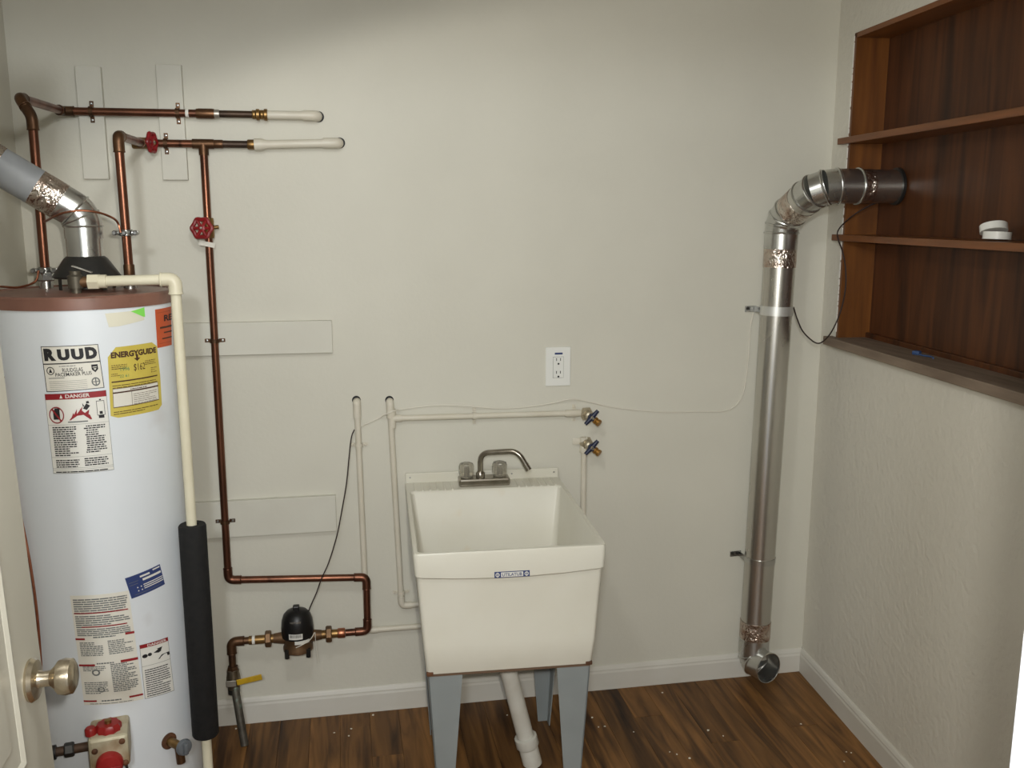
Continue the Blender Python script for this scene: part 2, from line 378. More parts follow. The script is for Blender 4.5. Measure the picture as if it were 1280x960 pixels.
def cap_ring(c, ax, r, h, label):
    o = MB().lathe([(r*.82, 0), (r, 0), (r, h), (r*.9, h), (r*.86, h*.15), (0, h*.15), ], c, ax, 28).build('plastic_cap', wplas_m)
    return tag(o, label, 'cap', 'white caps on the shelf')
shz = PR(1046, 297, -.02).z+.010
c0 = PR(1246, 296, .03); c0.z = shz
cap_ring(c0+Vector((0, 0, .004)), (.05, .02, 1),   .032, .018, 'white round plastic cap lying flat on the wooden shelf')
cap_ring(c0+RN*.018-RD*.040+Vector((0, 0, .021)), (.1, .34, .9), .032, .018, 'cream plastic cap leaning tilted against the flat white one')
sc = PR(1146, 441, .05); sc.z = NZ0+.002
tag(MB().box(sc+Vector((0, 0, .006)), (.018, .022, .012), Matrix.Rotation(.5, 3, 'Z'), .003).tube(smooth_path([sc+Vector((0, 0, .004)), sc+RD*.03+Vector((0, 0, .003)), sc+RD*.06+RN*.01+Vector((0, 0, .003)), sc+RD*.085+Vector((0, 0, .003))]), .0025, 8).build('blue_scrap', bluescrap_m),
    'small blue plastic scrap lying on the dusty sill', 'scrap')

# ------------------------------------------------------------------ backing boards on the back wall
def board(x0, x1, z0, z1, label):
    return tag(MB().box(((x0+x1)/2, -.009, (z0+z1)/2), (x1-x0, .020, z1-z0), bev=.0015).build('backing_board', board_m), label, 'board', 'painted boards behind the pipes')
BY = -.019
def bpx(tl, br): a = PY(tl[0], tl[1], BY); b = PY(br[0], br[1], BY); return a.x, b.x, b.z, a.z
a = bpx((93, 82), (136, 224)); board(*a, 'upright white board nearest the corner, crossed by one copper pipe')
a = bpx((194, 80), (235, 225)); board(*a, 'upright white board crossed by two copper pipes and a red valve')
a = bpx((150, 406), (416, 441)); board(*a, 'level white board at the height of the brown heater top')
a = bpx((170, 633), (421, 664)); board(*a, 'lower level white board just above the bent copper pipe')
del a

# ------------------------------------------------------------------ water heater
HX, HY, HR, HZ = -.622, -.465, .2165, 1.452
HC = Vector((HX, HY, 0))
heater = thing('water_heater', 'tall white tank water heater with brown top and paper labels', 'water heater', HC)
MB().lathe([(HR*.99, .04), (HR, .05), (HR, HZ-.027)], HC, seg=72).build('tank', tank_m, heater)
MB().lathe([(0, 0), (HR*.97, 0), (HR*.97, .045), (HR*.5, .045)], HC, seg=48).build('base_ring', dark_m, heater)
R2 = HR+.003
top = MB().lathe([(R2, HZ-.030), (R2, HZ-.004), (R2-.004, HZ), (R2-.012, HZ), (R2-.016, HZ-.004), (.05, HZ+.004), (0, HZ+.004)], HC, seg=72).build('top_cover', brown_m, heater)

def cyl_hit(px, py, r=HR):
    d = ray(px, py); ox, oy = CAM.x-HX, CAM.y-HY; A = d.x*d.x+d.y*d.y; B = ox*d.x+oy*d.y; Cc = ox*ox+oy*oy-r*r
    t_ = (-B-math.sqrt(max(B*B-A*Cc, 0)))/A; p = CAM+d*t_
    return HR*math.atan2(p.x-HX, -(p.y-HY)), p.z
def cyl_pt(s, z, lift=0):
    th = s/HR; return Vector((HX+(HR+lift)*math.sin(th), HY-(HR+lift)*math.cos(th), z))
class Sticker:
    """flat printed label wrapped on the tank; corners in photo pixels TL TR BR BL"""
    def __init__(s, name, mat, TL, TR, BR, BL, label=None, outline=None, lift=.0005, parent=heater):
        s.c = [cyl_hit(*q) for q in (TL, TR, BR, BL)]; s.lift = lift
        s.o = s.poly(outline or [(0, 0), (1, 0), (1, 1), (0, 1)], mat, name, 0, parent)
        if label: s.o['label'] = label
    def uv(s, u, v, k):
        TL, TR, BR, BL = s.c
        a = (BL[0]*(1-u)+BR[0]*u, BL[1]*(1-u)+BR[1]*u); b = (TL[0]*(1-u)+TR[0]*u, TL[1]*(1-u)+TR[1]*u)
        return cyl_pt(a[0]*(1-v)+b[0]*v, a[1]*(1-v)+b[1]*v, s.lift+.0004*k)
    def grid(s, mb, u0, u1, v0, v1, k):
        n = max(1, int(math.ceil((u1-u0)*10))); v = []; f = []
        for i in range(n+1):
            u = u0+(u1-u0)*i/n; v += [s.uv(u, v0, k), s.uv(u, v1, k)]
        for i in range(n): f.append((2*i, 2*i+2, 2*i+3, 2*i+1))
        mb.add(v, f)
    def poly(s, pts, mat, name, k, parent):
        mb = MB()
        if len(pts) == 4 and pts[0][0] == pts[3][0] and pts[1][0] == pts[2][0]: s.grid(mb, pts[0][0], pts[1][0], pts[0][1], pts[2][1], k)
        else:                                     # slice convex outline into columns
            us = sorted({p[0] for p in pts} | {i/10 for i in range(1, 10) if min(p[0] for p in pts) < i/10 < max(p[0] for p in pts)})
            def span(u):
                ys = []
                for a, b in zip(pts, pts[1:]+pts[:1]):
                    if a[0] == b[0]:
                        if a[0] == u: ys += [a[1], b[1]]
                    elif min(a[0], b[0]) <= u <= max(a[0], b[0]): ys.append(a[1]+(b[1]-a[1])*(u-a[0])/(b[0]-a[0]))
                return min(ys), max(ys)
            v = []; f = []
            for u in us:
                y0, y1 = span(u); v += [s.uv(u, y0, k), s.uv(u, y1, k)]
            for i in range(len(us)-1): f.append((2*i, 2*i+2, 2*i+3, 2*i+1))
            mb.add(v, f)
        return mb.build(name, mat, parent)
    def bars(s, rects, mat, name='print', k=1):
        if name in ('red_bar', 'red_line', 'rule'):
            for r in rects: m1 = MB(); s.grid(m1, *r, k); m1.build(name, mat, s.o)
            return
        mb = MB()
        for r in rects: s.grid(mb, *r, k)
        o = mb.build(name, mat, s.o)
        if len(rects) > 1: o['kind'] = 'stuff'
        return o
    def polys(s, lst, mat, name='print', k=1):
        mb = MB()
        for pts in lst: mb.add([s.uv(u, v, k) for u, v in pts], [tuple(range(len(pts)))])
        o = mb.build(name, mat, s.o)
        if len(lst) > 1: o['kind'] = 'stuff'
        return o
    def text(s, txt, u0, u1, v0, v1, mat, bold=0.0, k=2):
        v, f = text_mesh(txt, bold); return MB().add([s.uv(u0+(u1-u0)*a, v0+(v1-v0)*b, k) for a, b in v], f).build('lettering', mat, s.o)
    def frame(s, u0, u1, v0, v1, t, mat, k=1, ta=None):
        ta = ta or t; s.bars([(u0, u1, v0, v0+ta), (u0, u1, v1-ta, v1), (u0, u0+t, v0+ta, v1-ta), (u1-t, u1, v0+ta, v1-ta)], mat, 'border', k)
def para(u0, u1, v1, n, dv, h=.55, seed=0, ind=0):
    rnd = random.Random(seed); out = []
    for i in range(n):
        v = v1-(i+1)*dv; u = u0+ind*rnd.random(); end = u1-(u1-u0)*rnd.choice([0, .02, .05, .1, .35])
        while u < end:
            wd = min(rnd.uniform(.03, .12)*(u1-u0)*1.6, end-u); out.append((u, u+wd, v, v+dv*h)); u += wd+.009
    return out
def disc(cu, cv, ru, rv, n=16, hole=None):
    if hole is None: return [[(cu+ru*math.cos(2*PI*i/n), cv+rv*math.sin(2*PI*i/n)) for i in range(n)]]
    out = []
    for i in range(n):
        a, b = 2*PI*i/n, 2*PI*(i+1)/n
        out.append([(cu+ru*math.cos(a), cv+rv*math.sin(a)), (cu+ru*math.cos(b), cv+rv*math.sin(b)), (cu+ru*hole*math.cos(b), cv+rv*hole*math.sin(b)), (cu+ru*hole*math.cos(a), cv+rv*hole*math.sin(a))])
    return out

s = Sticker('brand_label', cream_m, (51, 433), (122.5, 430), (130.5, 484.5), (58.5, 490), 'cream label with heavy black brand lettering')
s.frame(0, 1, 0, 1, .012, ink_m, ta=.014)
s.bars([(.0, 1, .60, .625)], ink_m)
s.text('R', .04, .25, .68, .95, ink_m, .075); s.text('U', .28, .49, .68, .93, ink_m, .075); s.text('U', .52, .73, .68, .93, ink_m, .075); s.text('D', .76, .96, .68, .95, ink_m, .075)
s.text('RUUDGLAS', .33, .68, .42, .51, ink_m, .008); s.text('PACEMAKER PLUS', .20, .82, .33, .41, ink_m, .008)
s.bars(para(.28, .72, .575, 1, .03, .5, 3), grey_ink_m, 'fine_print')
s.bars([(.07, .35, .29, .305)]+[(.07, .72, .05+i*.042, .056+i*.042) for i in range(5)], grey_ink_m, 'fine_print')
s.polys(disc(.12, .46, .07, .09, 16, .8)+[[(.09, .42), (.15, .42), (.12, .52)]], ink_m, 'emblem')
s.polys([[(.83, .55), (.94, .55), (.94, .44), (.885, .37), (.83, .44)]], ink_m, 'emblem')
s.polys([[(.85, .50), (.92, .50), (.92, .485), (.85, .485)], [(.86, .46), (.91, .46), (.885, .42)]], cream_m, 'emblem', 2)
s.polys(disc(.87, .16, .075, .10, 14, .7)+[[(.80, .15), (.94, .15), (.94, .17), (.80, .17)], [(.86, .06), (.88, .06), (.88, .26), (.86, .26)]], grey_ink_m, 'emblem')

s = Sticker('danger_label', paper_m, (56, 492.5), (132.5, 487.5), (142.5, 587), (67, 592), 'white flammable vapour warning label with red header')
s.frame(0, 1, 0, 1, .006, grey_ink_m, ta=.006)
s.bars([(0, 1, .925, 1)], redink_m, 'header'); s.text('DANGER', .34, .73, .94, .985, paper_m, .02); s.polys([[(.245, .94), (.295, .94), (.27, .985)]], paper_m, 'header_mark', 2)
s.bars([(.0, 1, .61, .613), (0, 1, .205, .208), (0, 1, .065, .068), (0, 1, .045, .048)], grey_ink_m)
s.bars([(.11, .22, .68, .80), (.14, .24, .80, .82)], ink_m, 'can')
s.polys(disc(.165, .735, .125, .105, 22, .86)+[[(.09, .80), (.11, .815), (.24, .67), (.22, .655)]], redink_m, 'prohibition_sign', 2)
s.polys([[(.36, .665), (.73, .66), (.71, .70), (.66, .74), (.58, .755), (.50, .745), (.43, .71)], [(.37, .67), (.73, .665), (.70, .72), (.62, .75)], [(.40, .69), (.46, .70), (.44, .755)], [(.60, .73), (.68, .72), (.70, .785)], [(.37, .67), (.62, .75), (.44, .73)], [(.44, .72), (.49, .72), (.505, .80)], [(.50, .74), (.57, .75), (.60, .83)], [(.56, .74), (.63, .74), (.55, .80)]], redink_m, 'flame')
s.polys([[(.60, .80), (.66, .78), (.72, .83), (.66, .86)], [(.66, .86), (.71, .86), (.70, .89), (.66, .885)], [(.60, .83), (.63, .82), (.60, .87)]], ink_m, 'figure')
s.frame(.82, .95, .70, .88, .008, ink_m, ta=.006); s.bars([(.84, .93, .665, .70), (.86, .91, .715, .75), (.87, .90, .885, .90)], ink_m, 'heater_drawing')
s.bars([(.34, .66, .635, .65)], grey_ink_m, 'fine_print')
s.bars(para(.07, .46, .60, 14, .027, .55, 1)+para(.58, .93, .60, 13, .027, .55, 2, .04)+para(.07, .46, .185, 4, .027, .55, 4)+para(.54, .93, .195, 4, .027, .55, 5)+para(.05, .9, .04, 1, .028, .5, 6), ink_m, 'fine_print')

s = Sticker('energy_label', ylab_m, (134, 434), (197, 426.5), (203, 510.5), (138.5, 523.5), 'yellow energy guide label with torn corners',
            outline=[(.0, .86), (.14, .99), (.85, 1), (.97, .93), (1, .5), (.99, .06), (.90, .0), (.12, .0), (.0, .04)][::-1])
s.text('ENERGYGUIDE', .05, .93, .84, .925, brink_m, .05); s.polys([[(.45, .81), (.58, .81), (.515, .765)], [(.495, .86), (.535, .86), (.535, .80), (.495, .80)]], brink_m, 'arrow')
s.text('$162', .44, .66, .62, .73, brink_m, .0)
s.text('1996', .20, .36, .65, .70, greenink_m, .0); s.text('22 61', .18, .34, .56, .60, greenink_m, .0)
s.bars([(.04, .92, .50, .518), (.05, .92, .345, .365), (.05, .92, .145, .155)], brink_m, 'rule', 2)
s.bars([(.05, .92, .155, .41)], cream_m, 'table', 1); s.bars([(.05, .92, .408, .414), (.37, .376, .155, .345), (.05, .056, .155, .41), (.914, .92, .155, .41)], brink_m, 'rule', 3)
s.bars(para(.05, .32, .76, 3, .025, .35, 1)+para(.66, .9, .77, 3, .025, .35, 2)+para(.04, .2, .64, 2, .025, .35, 3)+para(.78, .92, .66, 3, .03, .35, 4)+para(.05, .92, .48, 2, .03, .3, 5)+para(.4, .88, .33, 6, .028, .2, 6)+para(.05, .9, .11, 2, .03, .3, 7)+para(.35, .7, .405, 1, .03, .4, 8), brink_m, 'fine_print', 3)

s = Sticker('tape_patch', tapep_m, (131, 391), (178.5, 384.5), (180.5, 402), (134, 410), 'torn beige paper remnant under the brown rim', outline=[(0, .95), (.6, .9), (1, 1), (1, .12), (.3, .0), (.04, .04)][::-1])
Sticker('green_tab', green_m, (163, 388), (180, 384), (181, 396), (165, 400), 'small lime green paper corner', outline=[(0, .9), (1, 1), (1, 0), (.8, .1)][::-1], lift=.0012)
s = Sticker('orange_label', olab_m, (193.5, 387), (213.5, 383), (214.5, 431), (196.5, 435), 'orange notice half hidden by the cream pipe')
s.text('RE', .45, 1.0, .66, .82, ink_m, .03); s.bars([(.1, 1, .90, .905), (.1, 1, .10, .105), (.2, 1, .48, .53), (.42, 1, .35, .385), (.3, 1, .2, .235)], brink_m)
s = Sticker('blue_label', bluelab_m, (156, 723), (199.5, 705), (206, 730), (164.5, 748.5), 'tilted dark blue sticker with white print')
s.bars([(.75, .97, .88, .94), (.37, .65, .80, .88), (.42, .97, .62, .68), (.42, .97, .68, .72), (.40, .98, .42, .46), (.40, .98, .33, .37), (.40, .98, .24, .28), (.22, .25, .38, .43), (.32, .35, .38, .43), (.22, .25, .22, .27), (.32, .35, .22, .27)], paper_m)
s.bars([(.05, .30, .70, .72), (.05, .28, .58, .60), (.1, .9, .1, .12)], grey_ink_m, 'fine_print')

s = Sticker('instruction_label', cream_m, (87.5, 744.5), (160.5, 738), (179.5, 873.5), (105.5, 881), 'tall cream instruction label with red bars')
rows = [(.975, .855, 7, 1), (.825, .725, 6, 3), (.705, .645, 4, 5)]
bars_ = []
for a, b, n, sd in rows: bars_ += para(.04, .96, a, n, (a-b)/n*1.15, .55, sd)
bars_ += para(.06, .44, .585, 8, .0165, .55, 11)+para(.53, .96, .59, 8, .0165, .55, 12)+para(.06, .44, .365, 3, .0165, .5, 13)+para(.52, .95, .375, 16, .0165, .6, 14)+para(.05, .44, .22, 7, .0165, .5, 15)+para(.1, .9, .02, 1, .012, .5, 16)+para(.3, .7, .635, 1, .02, .6, 17)+para(.3, .62, .395, 1, .02, .6, 18)+para(.3, .8, .05, 1, .02, .6, 19)
s.bars(bars_, grey_ink_m, 'fine_print')
s.polys(disc(.27, .30, .07, .03, 12, .6)+disc(.32, .14, .06, .025, 12, .6), grey_ink_m, 'diagram')
s.bars([(0, .16, .60, .617), (.84, 1, .615, .635), (0, .27, .36, .378), (.70, 1, .372, .395), (0, .22, .03, .045), (.76, 1, .038, .055)], redink_m, 'red_bar', 2)
s.bars([(.03, .95, .835, .845), (.13, .9, .712, .722)], redink_m, 'red_line', 2)
s = Sticker('burn_label', paper_m, (174, 806.5), (209.5, 796), (217.5, 863), (181, 873.5), 'white scald warning label with red header')
s.frame(0, 1, 0, 1, .012, grey_ink_m, ta=.008); s.bars([(0, 1, .93, 1)], redink_m, 'header'); s.text('DANGER', .25, .92, .94, .985, paper_m, .02)
s.polys(disc(.14, .78, .09, .035)+disc(.3, .79, .07, .03), ink_m, 'drawing'); s.polys([[(.42, .80), (.62, .85), (.70, .80), (.60, .78)], [(.55, .86), (.75, .87), (.68, .80)], [(.55, .66), (1, .68), (.98, .74), (.7, .73)]], ink_m, 'drawing')
s.bars([(.0, 1, .595, .60)], grey_ink_m); s.bars(para(.08, .92, .55, 13, .04, .42, 9), ink_m, 'fine_print')

# tank fittings: gas control, drain valve, nipples, relief valve, draft hood
def onface(px, py, out): # point in front of the tank surface under a pixel
    s_, z_ = cyl_hit(px, py); return cyl_pt(s_, z_, out)
s_, z_ = cyl_hit(140, 928); nrm = (cyl_pt(s_, z_, 1)-cyl_pt(s_, z_, 0)).normalized(); tng = Vector((0, 0, 1)).cross(nrm).normalized()
GR = Matrix((tng, -nrm, Vector((0, 0, 1)))).transposed()
gc = cyl_pt(s_, z_+.026, .045)
gas = MB().box(gc, (.088, .10, .082), GR, .008).build('gas_control', gasbox_m, heater)
MB().lathe([(0, .024), (.026, .022), (.030, .016), (.030, 0), (0, 0)], gc+nrm*.050-Vector((0, 0, .024)), nrm, 28).box(gc+nrm*.076-Vector((0, 0, .024)), (.05, .006, .008), GR, .002).build('temperature_dial', redp_m, gas)
MB().lathe([(.028, 0), (.028, .012), (.024, .018), (0, .018)], gc+Vector((0, 0, .040))+nrm*.012, (0, 0, 1), 20, mod=lambda t: 1+.06*math.cos(10*t)).build('gas_knob', redp_m, gas)
MB().lathe([(.013, 0), (.013, .014), (.010, .018), (0, .018)], gc+Vector((0, 0, .040))-tng*.038+nrm*.02, (0, 0, 1), 16).build('pilot_button', redp_m, gas)
MB().lathe([(.008, 0), (.008, .026), (0, .027)], gc+Vector((0, 0, .040))+nrm*.012, (0, 0, 1), 12).build('knob_cap', brass_m, gas)
for du, dv in ((-.030, .012), (.030, .026), (.034, -.03)):
    MB().lathe([(.007, 0), (.007, .003), (.004, .005), (0, .005)], gc+nrm*.050+tng*du+Vector((0, 0, dv)), nrm, 12).build('screw', rust_m, gas)
for du in (-.022, -.002, .03):
    MB().tube(smooth_path([gc+tng*du-Vector((0, 0, .035))+nrm*.02, gc+tng*du*1.2-Vector((0, 0, .10))+nrm*.015, gc+tng*du*.8-Vector((0, 0, .19))-nrm*.03]), .0032 if du else .006, 8).build('burner_tube', dark_m, gas)
gp = gc-tng*.044+Vector((0, 0, .0)); ge = gp-tng*.085
MB().tube([gp+tng*.01, ge], .011).build('gas_nipple', M('old_iron', S(58, 46, 38), .6, .4, c2=S(84, 62, 46), scale=24), heater)
hexnut(heater, 'gas_union', gp-tng*.045, tng, .017, .022, dark_m)
MB().tube(fillet([ge+tng*.012, ge-tng*.012, ge-tng*.012-Vector((0, 0, .05))], .02), .017).build('gas_elbow', dark_m, heater)
MB().tube([ge-tng*.012-Vector((0, 0, .03)), Vector((ge.x, ge.y, .0))-tng*.012], .011).build('gas_pipe', dark_m, heater)
s_, z_ = cyl_hit(211, 926); n2 = (cyl_pt(s_, z_, 1)-cyl_pt(s_, z_, 0)).normalized(); d0 = cyl_pt(s_, z_, 0); t2 = Vector((0, 0, 1)).cross(n2).normalized()
dv = MB().lathe([(.021, -.002), (.021, .003), (.016, .004), (0, .004)], d0, n2, 20).build('drain_flange', rust_m, heater)
MB().lathe([(.011, 0), (.011, .05), (.009, .055), (0, .055)], d0, n2, 16).build('drain_body', brass_m, heater)
hb = d0+n2*.055
MB().lathe([(0, -.005), (.019, -.005), (.021, 0), (.019, .008), (.012, .010), (0, .010)], hb+t2*.003, n2, 22).box(hb+n2*.012, (.012, .012, .03), Matrix((t2, -n2, Vector((0, 0, 1)))).transposed(), .003).build('drain_handle', M('grey_plastic', S(96, 100, 104), .45), heater)
MB().tube([d0+n2*.04, d0+n2*.045-Vector((0, 0, .045))], .011).build('drain_spout', oldcop_m, heater)

PA = Vector((PY(57, 345, HY+.055).x, HY+.055, HZ)); PB = Vector((PY(162, 345, HY+.02).x, HY+.02, HZ))
na = MB().lathe([(.016, -.01), (.016, .022), (.0, .022)], PA, seg=16).build('inlet_nipple', galv_m, heater)
nb = MB().lathe([(.016, -.01), (.016, .018), (.0, .018)], PB, seg=16).build('inlet_nipple', galv_m, heater)
# draft hood
DH = Vector((PY(109, 345, HY).x, HY, HZ)); HDZ = .030
hd = MB().lathe([(.075, HDZ), (.078, HDZ+.004), (.050, HDZ+.046), (.043, HDZ+.052), (.040, HDZ+.052), (.046, HDZ+.046), (.073, HDZ+.004), (.075, HDZ)], DH, seg=40).build('draft_hood', dark_m, heater)
for k in range(4):
    a = PI/4+PI/2*k; e = Vector((math.cos(a), math.sin(a), 0)); MB().box(DH+e*.070+Vector((0, 0, .018)), (.010, .003, .044), Matrix.Rotation(a+PI/2, 3, 'Z')).build('hood_leg', dark_m, hd)
MB().lathe([(.04, -.002), (.04, .012), (.036, .012), (.036, -.002)], DH, seg=28).build('flue_collar', dark_m, heater)
# relief valve
RV = Vector((PY(95, 357, HY-.105).x, HY-.105, HZ))
rv = MB().lathe([(.011, -.005), (.011, .012), (.017, .012), (.018, .040), (.013, .044), (.013, .052), (0, .053)], RV, seg=18).build('relief_valve', M('dark_bronze', S(92, 86, 74), .5, .6, c2=S(70, 64, 54), scale=18), heater)
MB().box(RV+Vector((.016, 0, .056)), (.046, .014, .0025), Matrix.Rotation(.35, 3, 'Y'), .0008).build('test_lever', solder_m, rv)
MB().tube([RV+Vector((.010, 0, .026)), RV+Vector((.032, 0, .027))], .013).build('valve_outlet', bronze_m, rv)

# ------------------------------------------------------------------ relief drain pipe (cream PVC + foam sleeve)
yv = RV.y; zt = RV.z+.027
vx = PY(222, 400, yv).x
ang = math.atan2(vx-HX, -(yv-HY))
pv = thing('relief_drain_pipe', 'cream plastic pipe running down the side of the water heater', 'pipe', (vx, yv, 0))
r_ = .0125
foot = PY(273, 952, HY-.04)
pa = Vector((RV.x+.05, yv, zt)); pb = Vector((vx, yv, zt+.003)); pc = PY(248, 690, yv); pc = Vector((pb.x+.004, yv, .13))
MB().tube([pa, pb-Vector((.02, 0, 0))], r_).build('pipe', pvc_m, pv)
MB().tube([pb-Vector((0, 0, .02)), pc], r_).build('pipe', pvc_m, pv)
mb = MB().tube(fillet([pb-Vector((.032, 0, 0)), pb, pb-Vector((0, 0, .034))], .02), r_*1.3)
torus(mb, pb-Vector((.032, 0, 0)), (1, 0, 0), r_*1.27, .002, 20, 6); torus(mb, pb-Vector((0, 0, .034)), (0, 0, 1), r_*1.27, .002, 20, 6); mb.build('elbow', pvc_m, pv)
MB().tube([pa-Vector((.022, 0, 0)), pa+Vector((.002, 0, 0))], r_*1.5, 6).tube([pa, pa+Vector((.018, 0, 0))], r_*1.28).build('adapter', pvc_m, pv)
zf0 = PY(245, 655, yv).z; zf1 = PY(268, 917, yv).z; fx = pb.x+.003
MB().lathe([(r_, zf1+.0), (.031, zf1), (.0335, zf1+.004), (.0335, zf0-.004), (.031, zf0), (r_*1.2, zf0), (r_*1.2, zf0-.03)], (fx, yv, 0), seg=32).build('foam_sleeve', foam_m, pv)

# ------------------------------------------------------------------ flue pipe
fz0 = HZ+HDZ+.048; FR = .0415
p0 = Vector((DH.x, DH.y, fz0)); p1 = p0+Vector((0, 0, .075))
p1 = Vector((DH.x, DH.y, PY(104, 268, DH.y).z))
pe = PY(-20, 196, HY-.045)
fe = (pe-p1).normalized(); pw = p1+fe*((XL+.0-p1.x)/fe.x)
flue = thing('flue_pipe', 'metal flue pipe bending from the heater hood to the left wall', 'flue', p0)
MB().tube([p0-Vector((0, 0, .008)), p0*.45+p1*.55], FR, 32).build('lower_section', galv_m, flue)
mb = MB(); path = fillet([p0*.55+p1*.45, p1, p1+fe*.075], .055, 10); mb.tube(path, FR*1.05, 32)
mb.build('elbow', galv_m, flue)
for i in (1, 5, 9): 
    q = path[i]; dd = (path[i+1]-path[i-1]).normalized(); torus(MB(), q, dd, FR*1.06, .003, 36, 6).build('elbow_bead', galv_m, flue)
MB().tube([p1+fe*.055, p1+fe*.115], FR*1.075, 32).build('tape_wrap', foil_m, flue)
MB().tube([p1+fe*.10, p1+fe*.215], FR*1.06, 32).build('painted_section', flue_m, flue)
MB().tube([p1+fe*.205, pw], FR*1.075, 32).build('tape_wrap', foil_m, flue)

# ------------------------------------------------------------------ hot water line (copper)
CR = .0111; WY = -.0305
def W(px, py, y=WY): return PY(px, py, y)
hot = thing('hot_water_line', 'copper pipe from the heater with the diagonal bend, running to a short white pipe end', 'pipe', PA)
ht = PD(31, 123, 1); ea = Vector((PA.x, PA.y, 0)); ea.z = PY(31, 124, PA.y).z; ea.x = PY(33, 124, PA.y).x
zh = W(200, 141).z; h1 = Vector((W(78, 142).x, WY, zh)); h2 = Vector((W(262, 140).x, WY, zh)); h3 = Vector((W(316, 140).x, WY, zh)); h4 = Vector((W(336, 140).x, WY, zh)); h5 = Vector((W(396, 140).x, WY, zh))
ev = PY(40, 146, PA.y); ap = PY(24, 122, PA.y+.03)
pipe_run(hot, [PA+Vector((0, 0, .02)), ev, ap, h1, h2], CR, copper_m, oldcop_m, rad=.018)
MB().tube([h2, h3], CR*.92).build('burnt_pipe', burnt_m, hot)
ring_part(hot, 'coupling', h2-Vector((.012, 0, 0)), (1, 0, 0), CR*1.3, .05, oldcop_m)
ring_part(hot, 'coupling', h2+Vector((.012, 0, 0)), (1, 0, 0), CR*1.12, .03, solder_m)
for i, rr in enumerate((1.15, 1.45, 1.2, 1.5)): ring_part(hot, 'union_ring', h3+Vector((.003+i*.011, 0, 0)), (1, 0, 0), CR*rr, .010, brass_m)
MB().tube([h4-Vector((.004, 0, 0)), h5-Vector((.03, 0, 0))], CR*1.1).build('painted_pipe', ppipe_m, hot)
MB().tube(fillet([h5-Vector((.04, 0, 0)), h5, h5+Vector((0, .03, 0))], .018), CR*1.35).build('painted_elbow', ppipe_m, hot)
MB().lathe([(CR*1.45, 0), (CR*1.45, .002), (0, .002)], (h5.x+.004, -.0022, zh), (0, 1, 0), 20).build('wall_hole', slot_m, hot)
for px in (114, 222): strap(hot, Vector((W(px, 141).x, WY, zh)), (1, 0, 0), CR)
wx = W(234, 141).x; ring_part(hot, 'paint_patch', (wx, WY, zh), (1, 0, 0), CR*1.03, .010, tefl_m)
hexnut(hot, 'nut', PA+Vector((0, 0, .030)), (0, 0, 1), .021, .022, galv_m)
def clamp(root, p, d, r, side):
    p = Vector(p); side = Vector(side).normalized(); mb = MB(); mb.box(p, (.062, .016, .012), None, .004)
    o = mb.lathe([(r*1.35, -.008), (r*1.5, -.006), (r*1.5, .006), (r*1.35, .008)], p, d, 18).build('ground_clamp', clamp_m, root)
    for sx in (-.024, .0, .024): MB().lathe([(.006, -.002), (.006, .006), (.004, .009), (0, .009)], p+Vector((sx, -.010 if sx else -.018, 0)), (0, -1, 0), 10).build('clamp_screw', steel_m, o)
clz = PY(57, 338, PA.y).z
clamp(hot, (PA.x, PA.y, clz), (0, 0, 1), CR, (1, 0, 0))

# ------------------------------------------------------------------ cold supply line (copper, tee, two red valves, long drop)
cold = thing('cold_water_line', 'copper pipe with two red handwheel valves and a long drop down the wall', 'pipe', PB)
zc_ = W(225, 179.5).z
eb = Vector((PY(148, 176, PB.y).x, PB.y, zc_-.012))
c1 = Vector((W(178, 180).x, WY, zc_)); tee = Vector((W(254, 179).x, WY, zc_)); c3 = Vector((W(316, 178).x, WY, zc_)); c5 = Vector((W(423, 176).x, WY, zc_+.008))
pipe_run(cold, [PB+Vector((0, 0, .015)), eb, c1, tee], CR, copper_m, oldcop_m, rad=.026)
hexnut(cold, 'nut', PB+Vector((0, 0, .022)), (0, 0, 1), .024, .014, clamp_m); ring_part(cold, 'coupling', PB+Vector((0, 0, .045)), (0, 0, 1), CR*1.2, .03, oldcop_m)
vx1 = W(193, 180).x
ring_part(cold, 'valve_body', (vx1-.032, WY, zc_), (1, 0, 0), CR*1.45, .055, brass_m)
vb = MB().tube([Vector((vx1+.0, WY, zc_)), Vector((vx1+.0, WY-.036, zc_))], .009).build('valve_stem', brass_m, cold)
handwheel(cold, (vx1, WY-.035, zc_), (.96, -.28, 0), .027)
mb = MB().tube([tee-Vector((.030, 0, 0)), tee+Vector((.030, 0, 0))], CR*1.25); mb.tube([tee, tee-Vector((0, 0, .032))], CR*1.25); mb.build('tee', oldcop_m, cold)
MB().tube([tee, c3], CR*.95).build('burnt_pipe', burnt_m, cold); ring_part(cold, 'coupling', tee+Vector((.042, 0, 0)), (1, 0, 0), CR*1.12, .026, oldcop_m)
ring_part(cold, 'reducer', c3-Vector((.004, 0, 0)), (1, 0, 0), CR*1.3, .022, brass_m)
MB().tube([c3+Vector((.004, 0, 0)), c3+Vector((.024, 0, .001)), c3+Vector((.040, 0, .001)), c5-Vector((.03, 0, .001))], [CR*1.55, CR*1.55, CR*1.1, CR*1.1]).build('painted_pipe', ppipe_m, cold)
MB().tube(fillet([c5-Vector((.045, 0, .001)), c5, c5+Vector((0, .03, 0))], .018), CR*1.35).build('painted_elbow', ppipe_m, cold)
MB().lathe([(CR*1.42, 0), (CR*1.42, .002), (0, .002)], (c5.x+.004, -.0022, c5.z+.002), (0, 1, 0), 20).build('wall_hole', slot_m, cold)
strap(cold, Vector((W(207, 177).x, WY, zc_)), (1, 0, 0), CR)
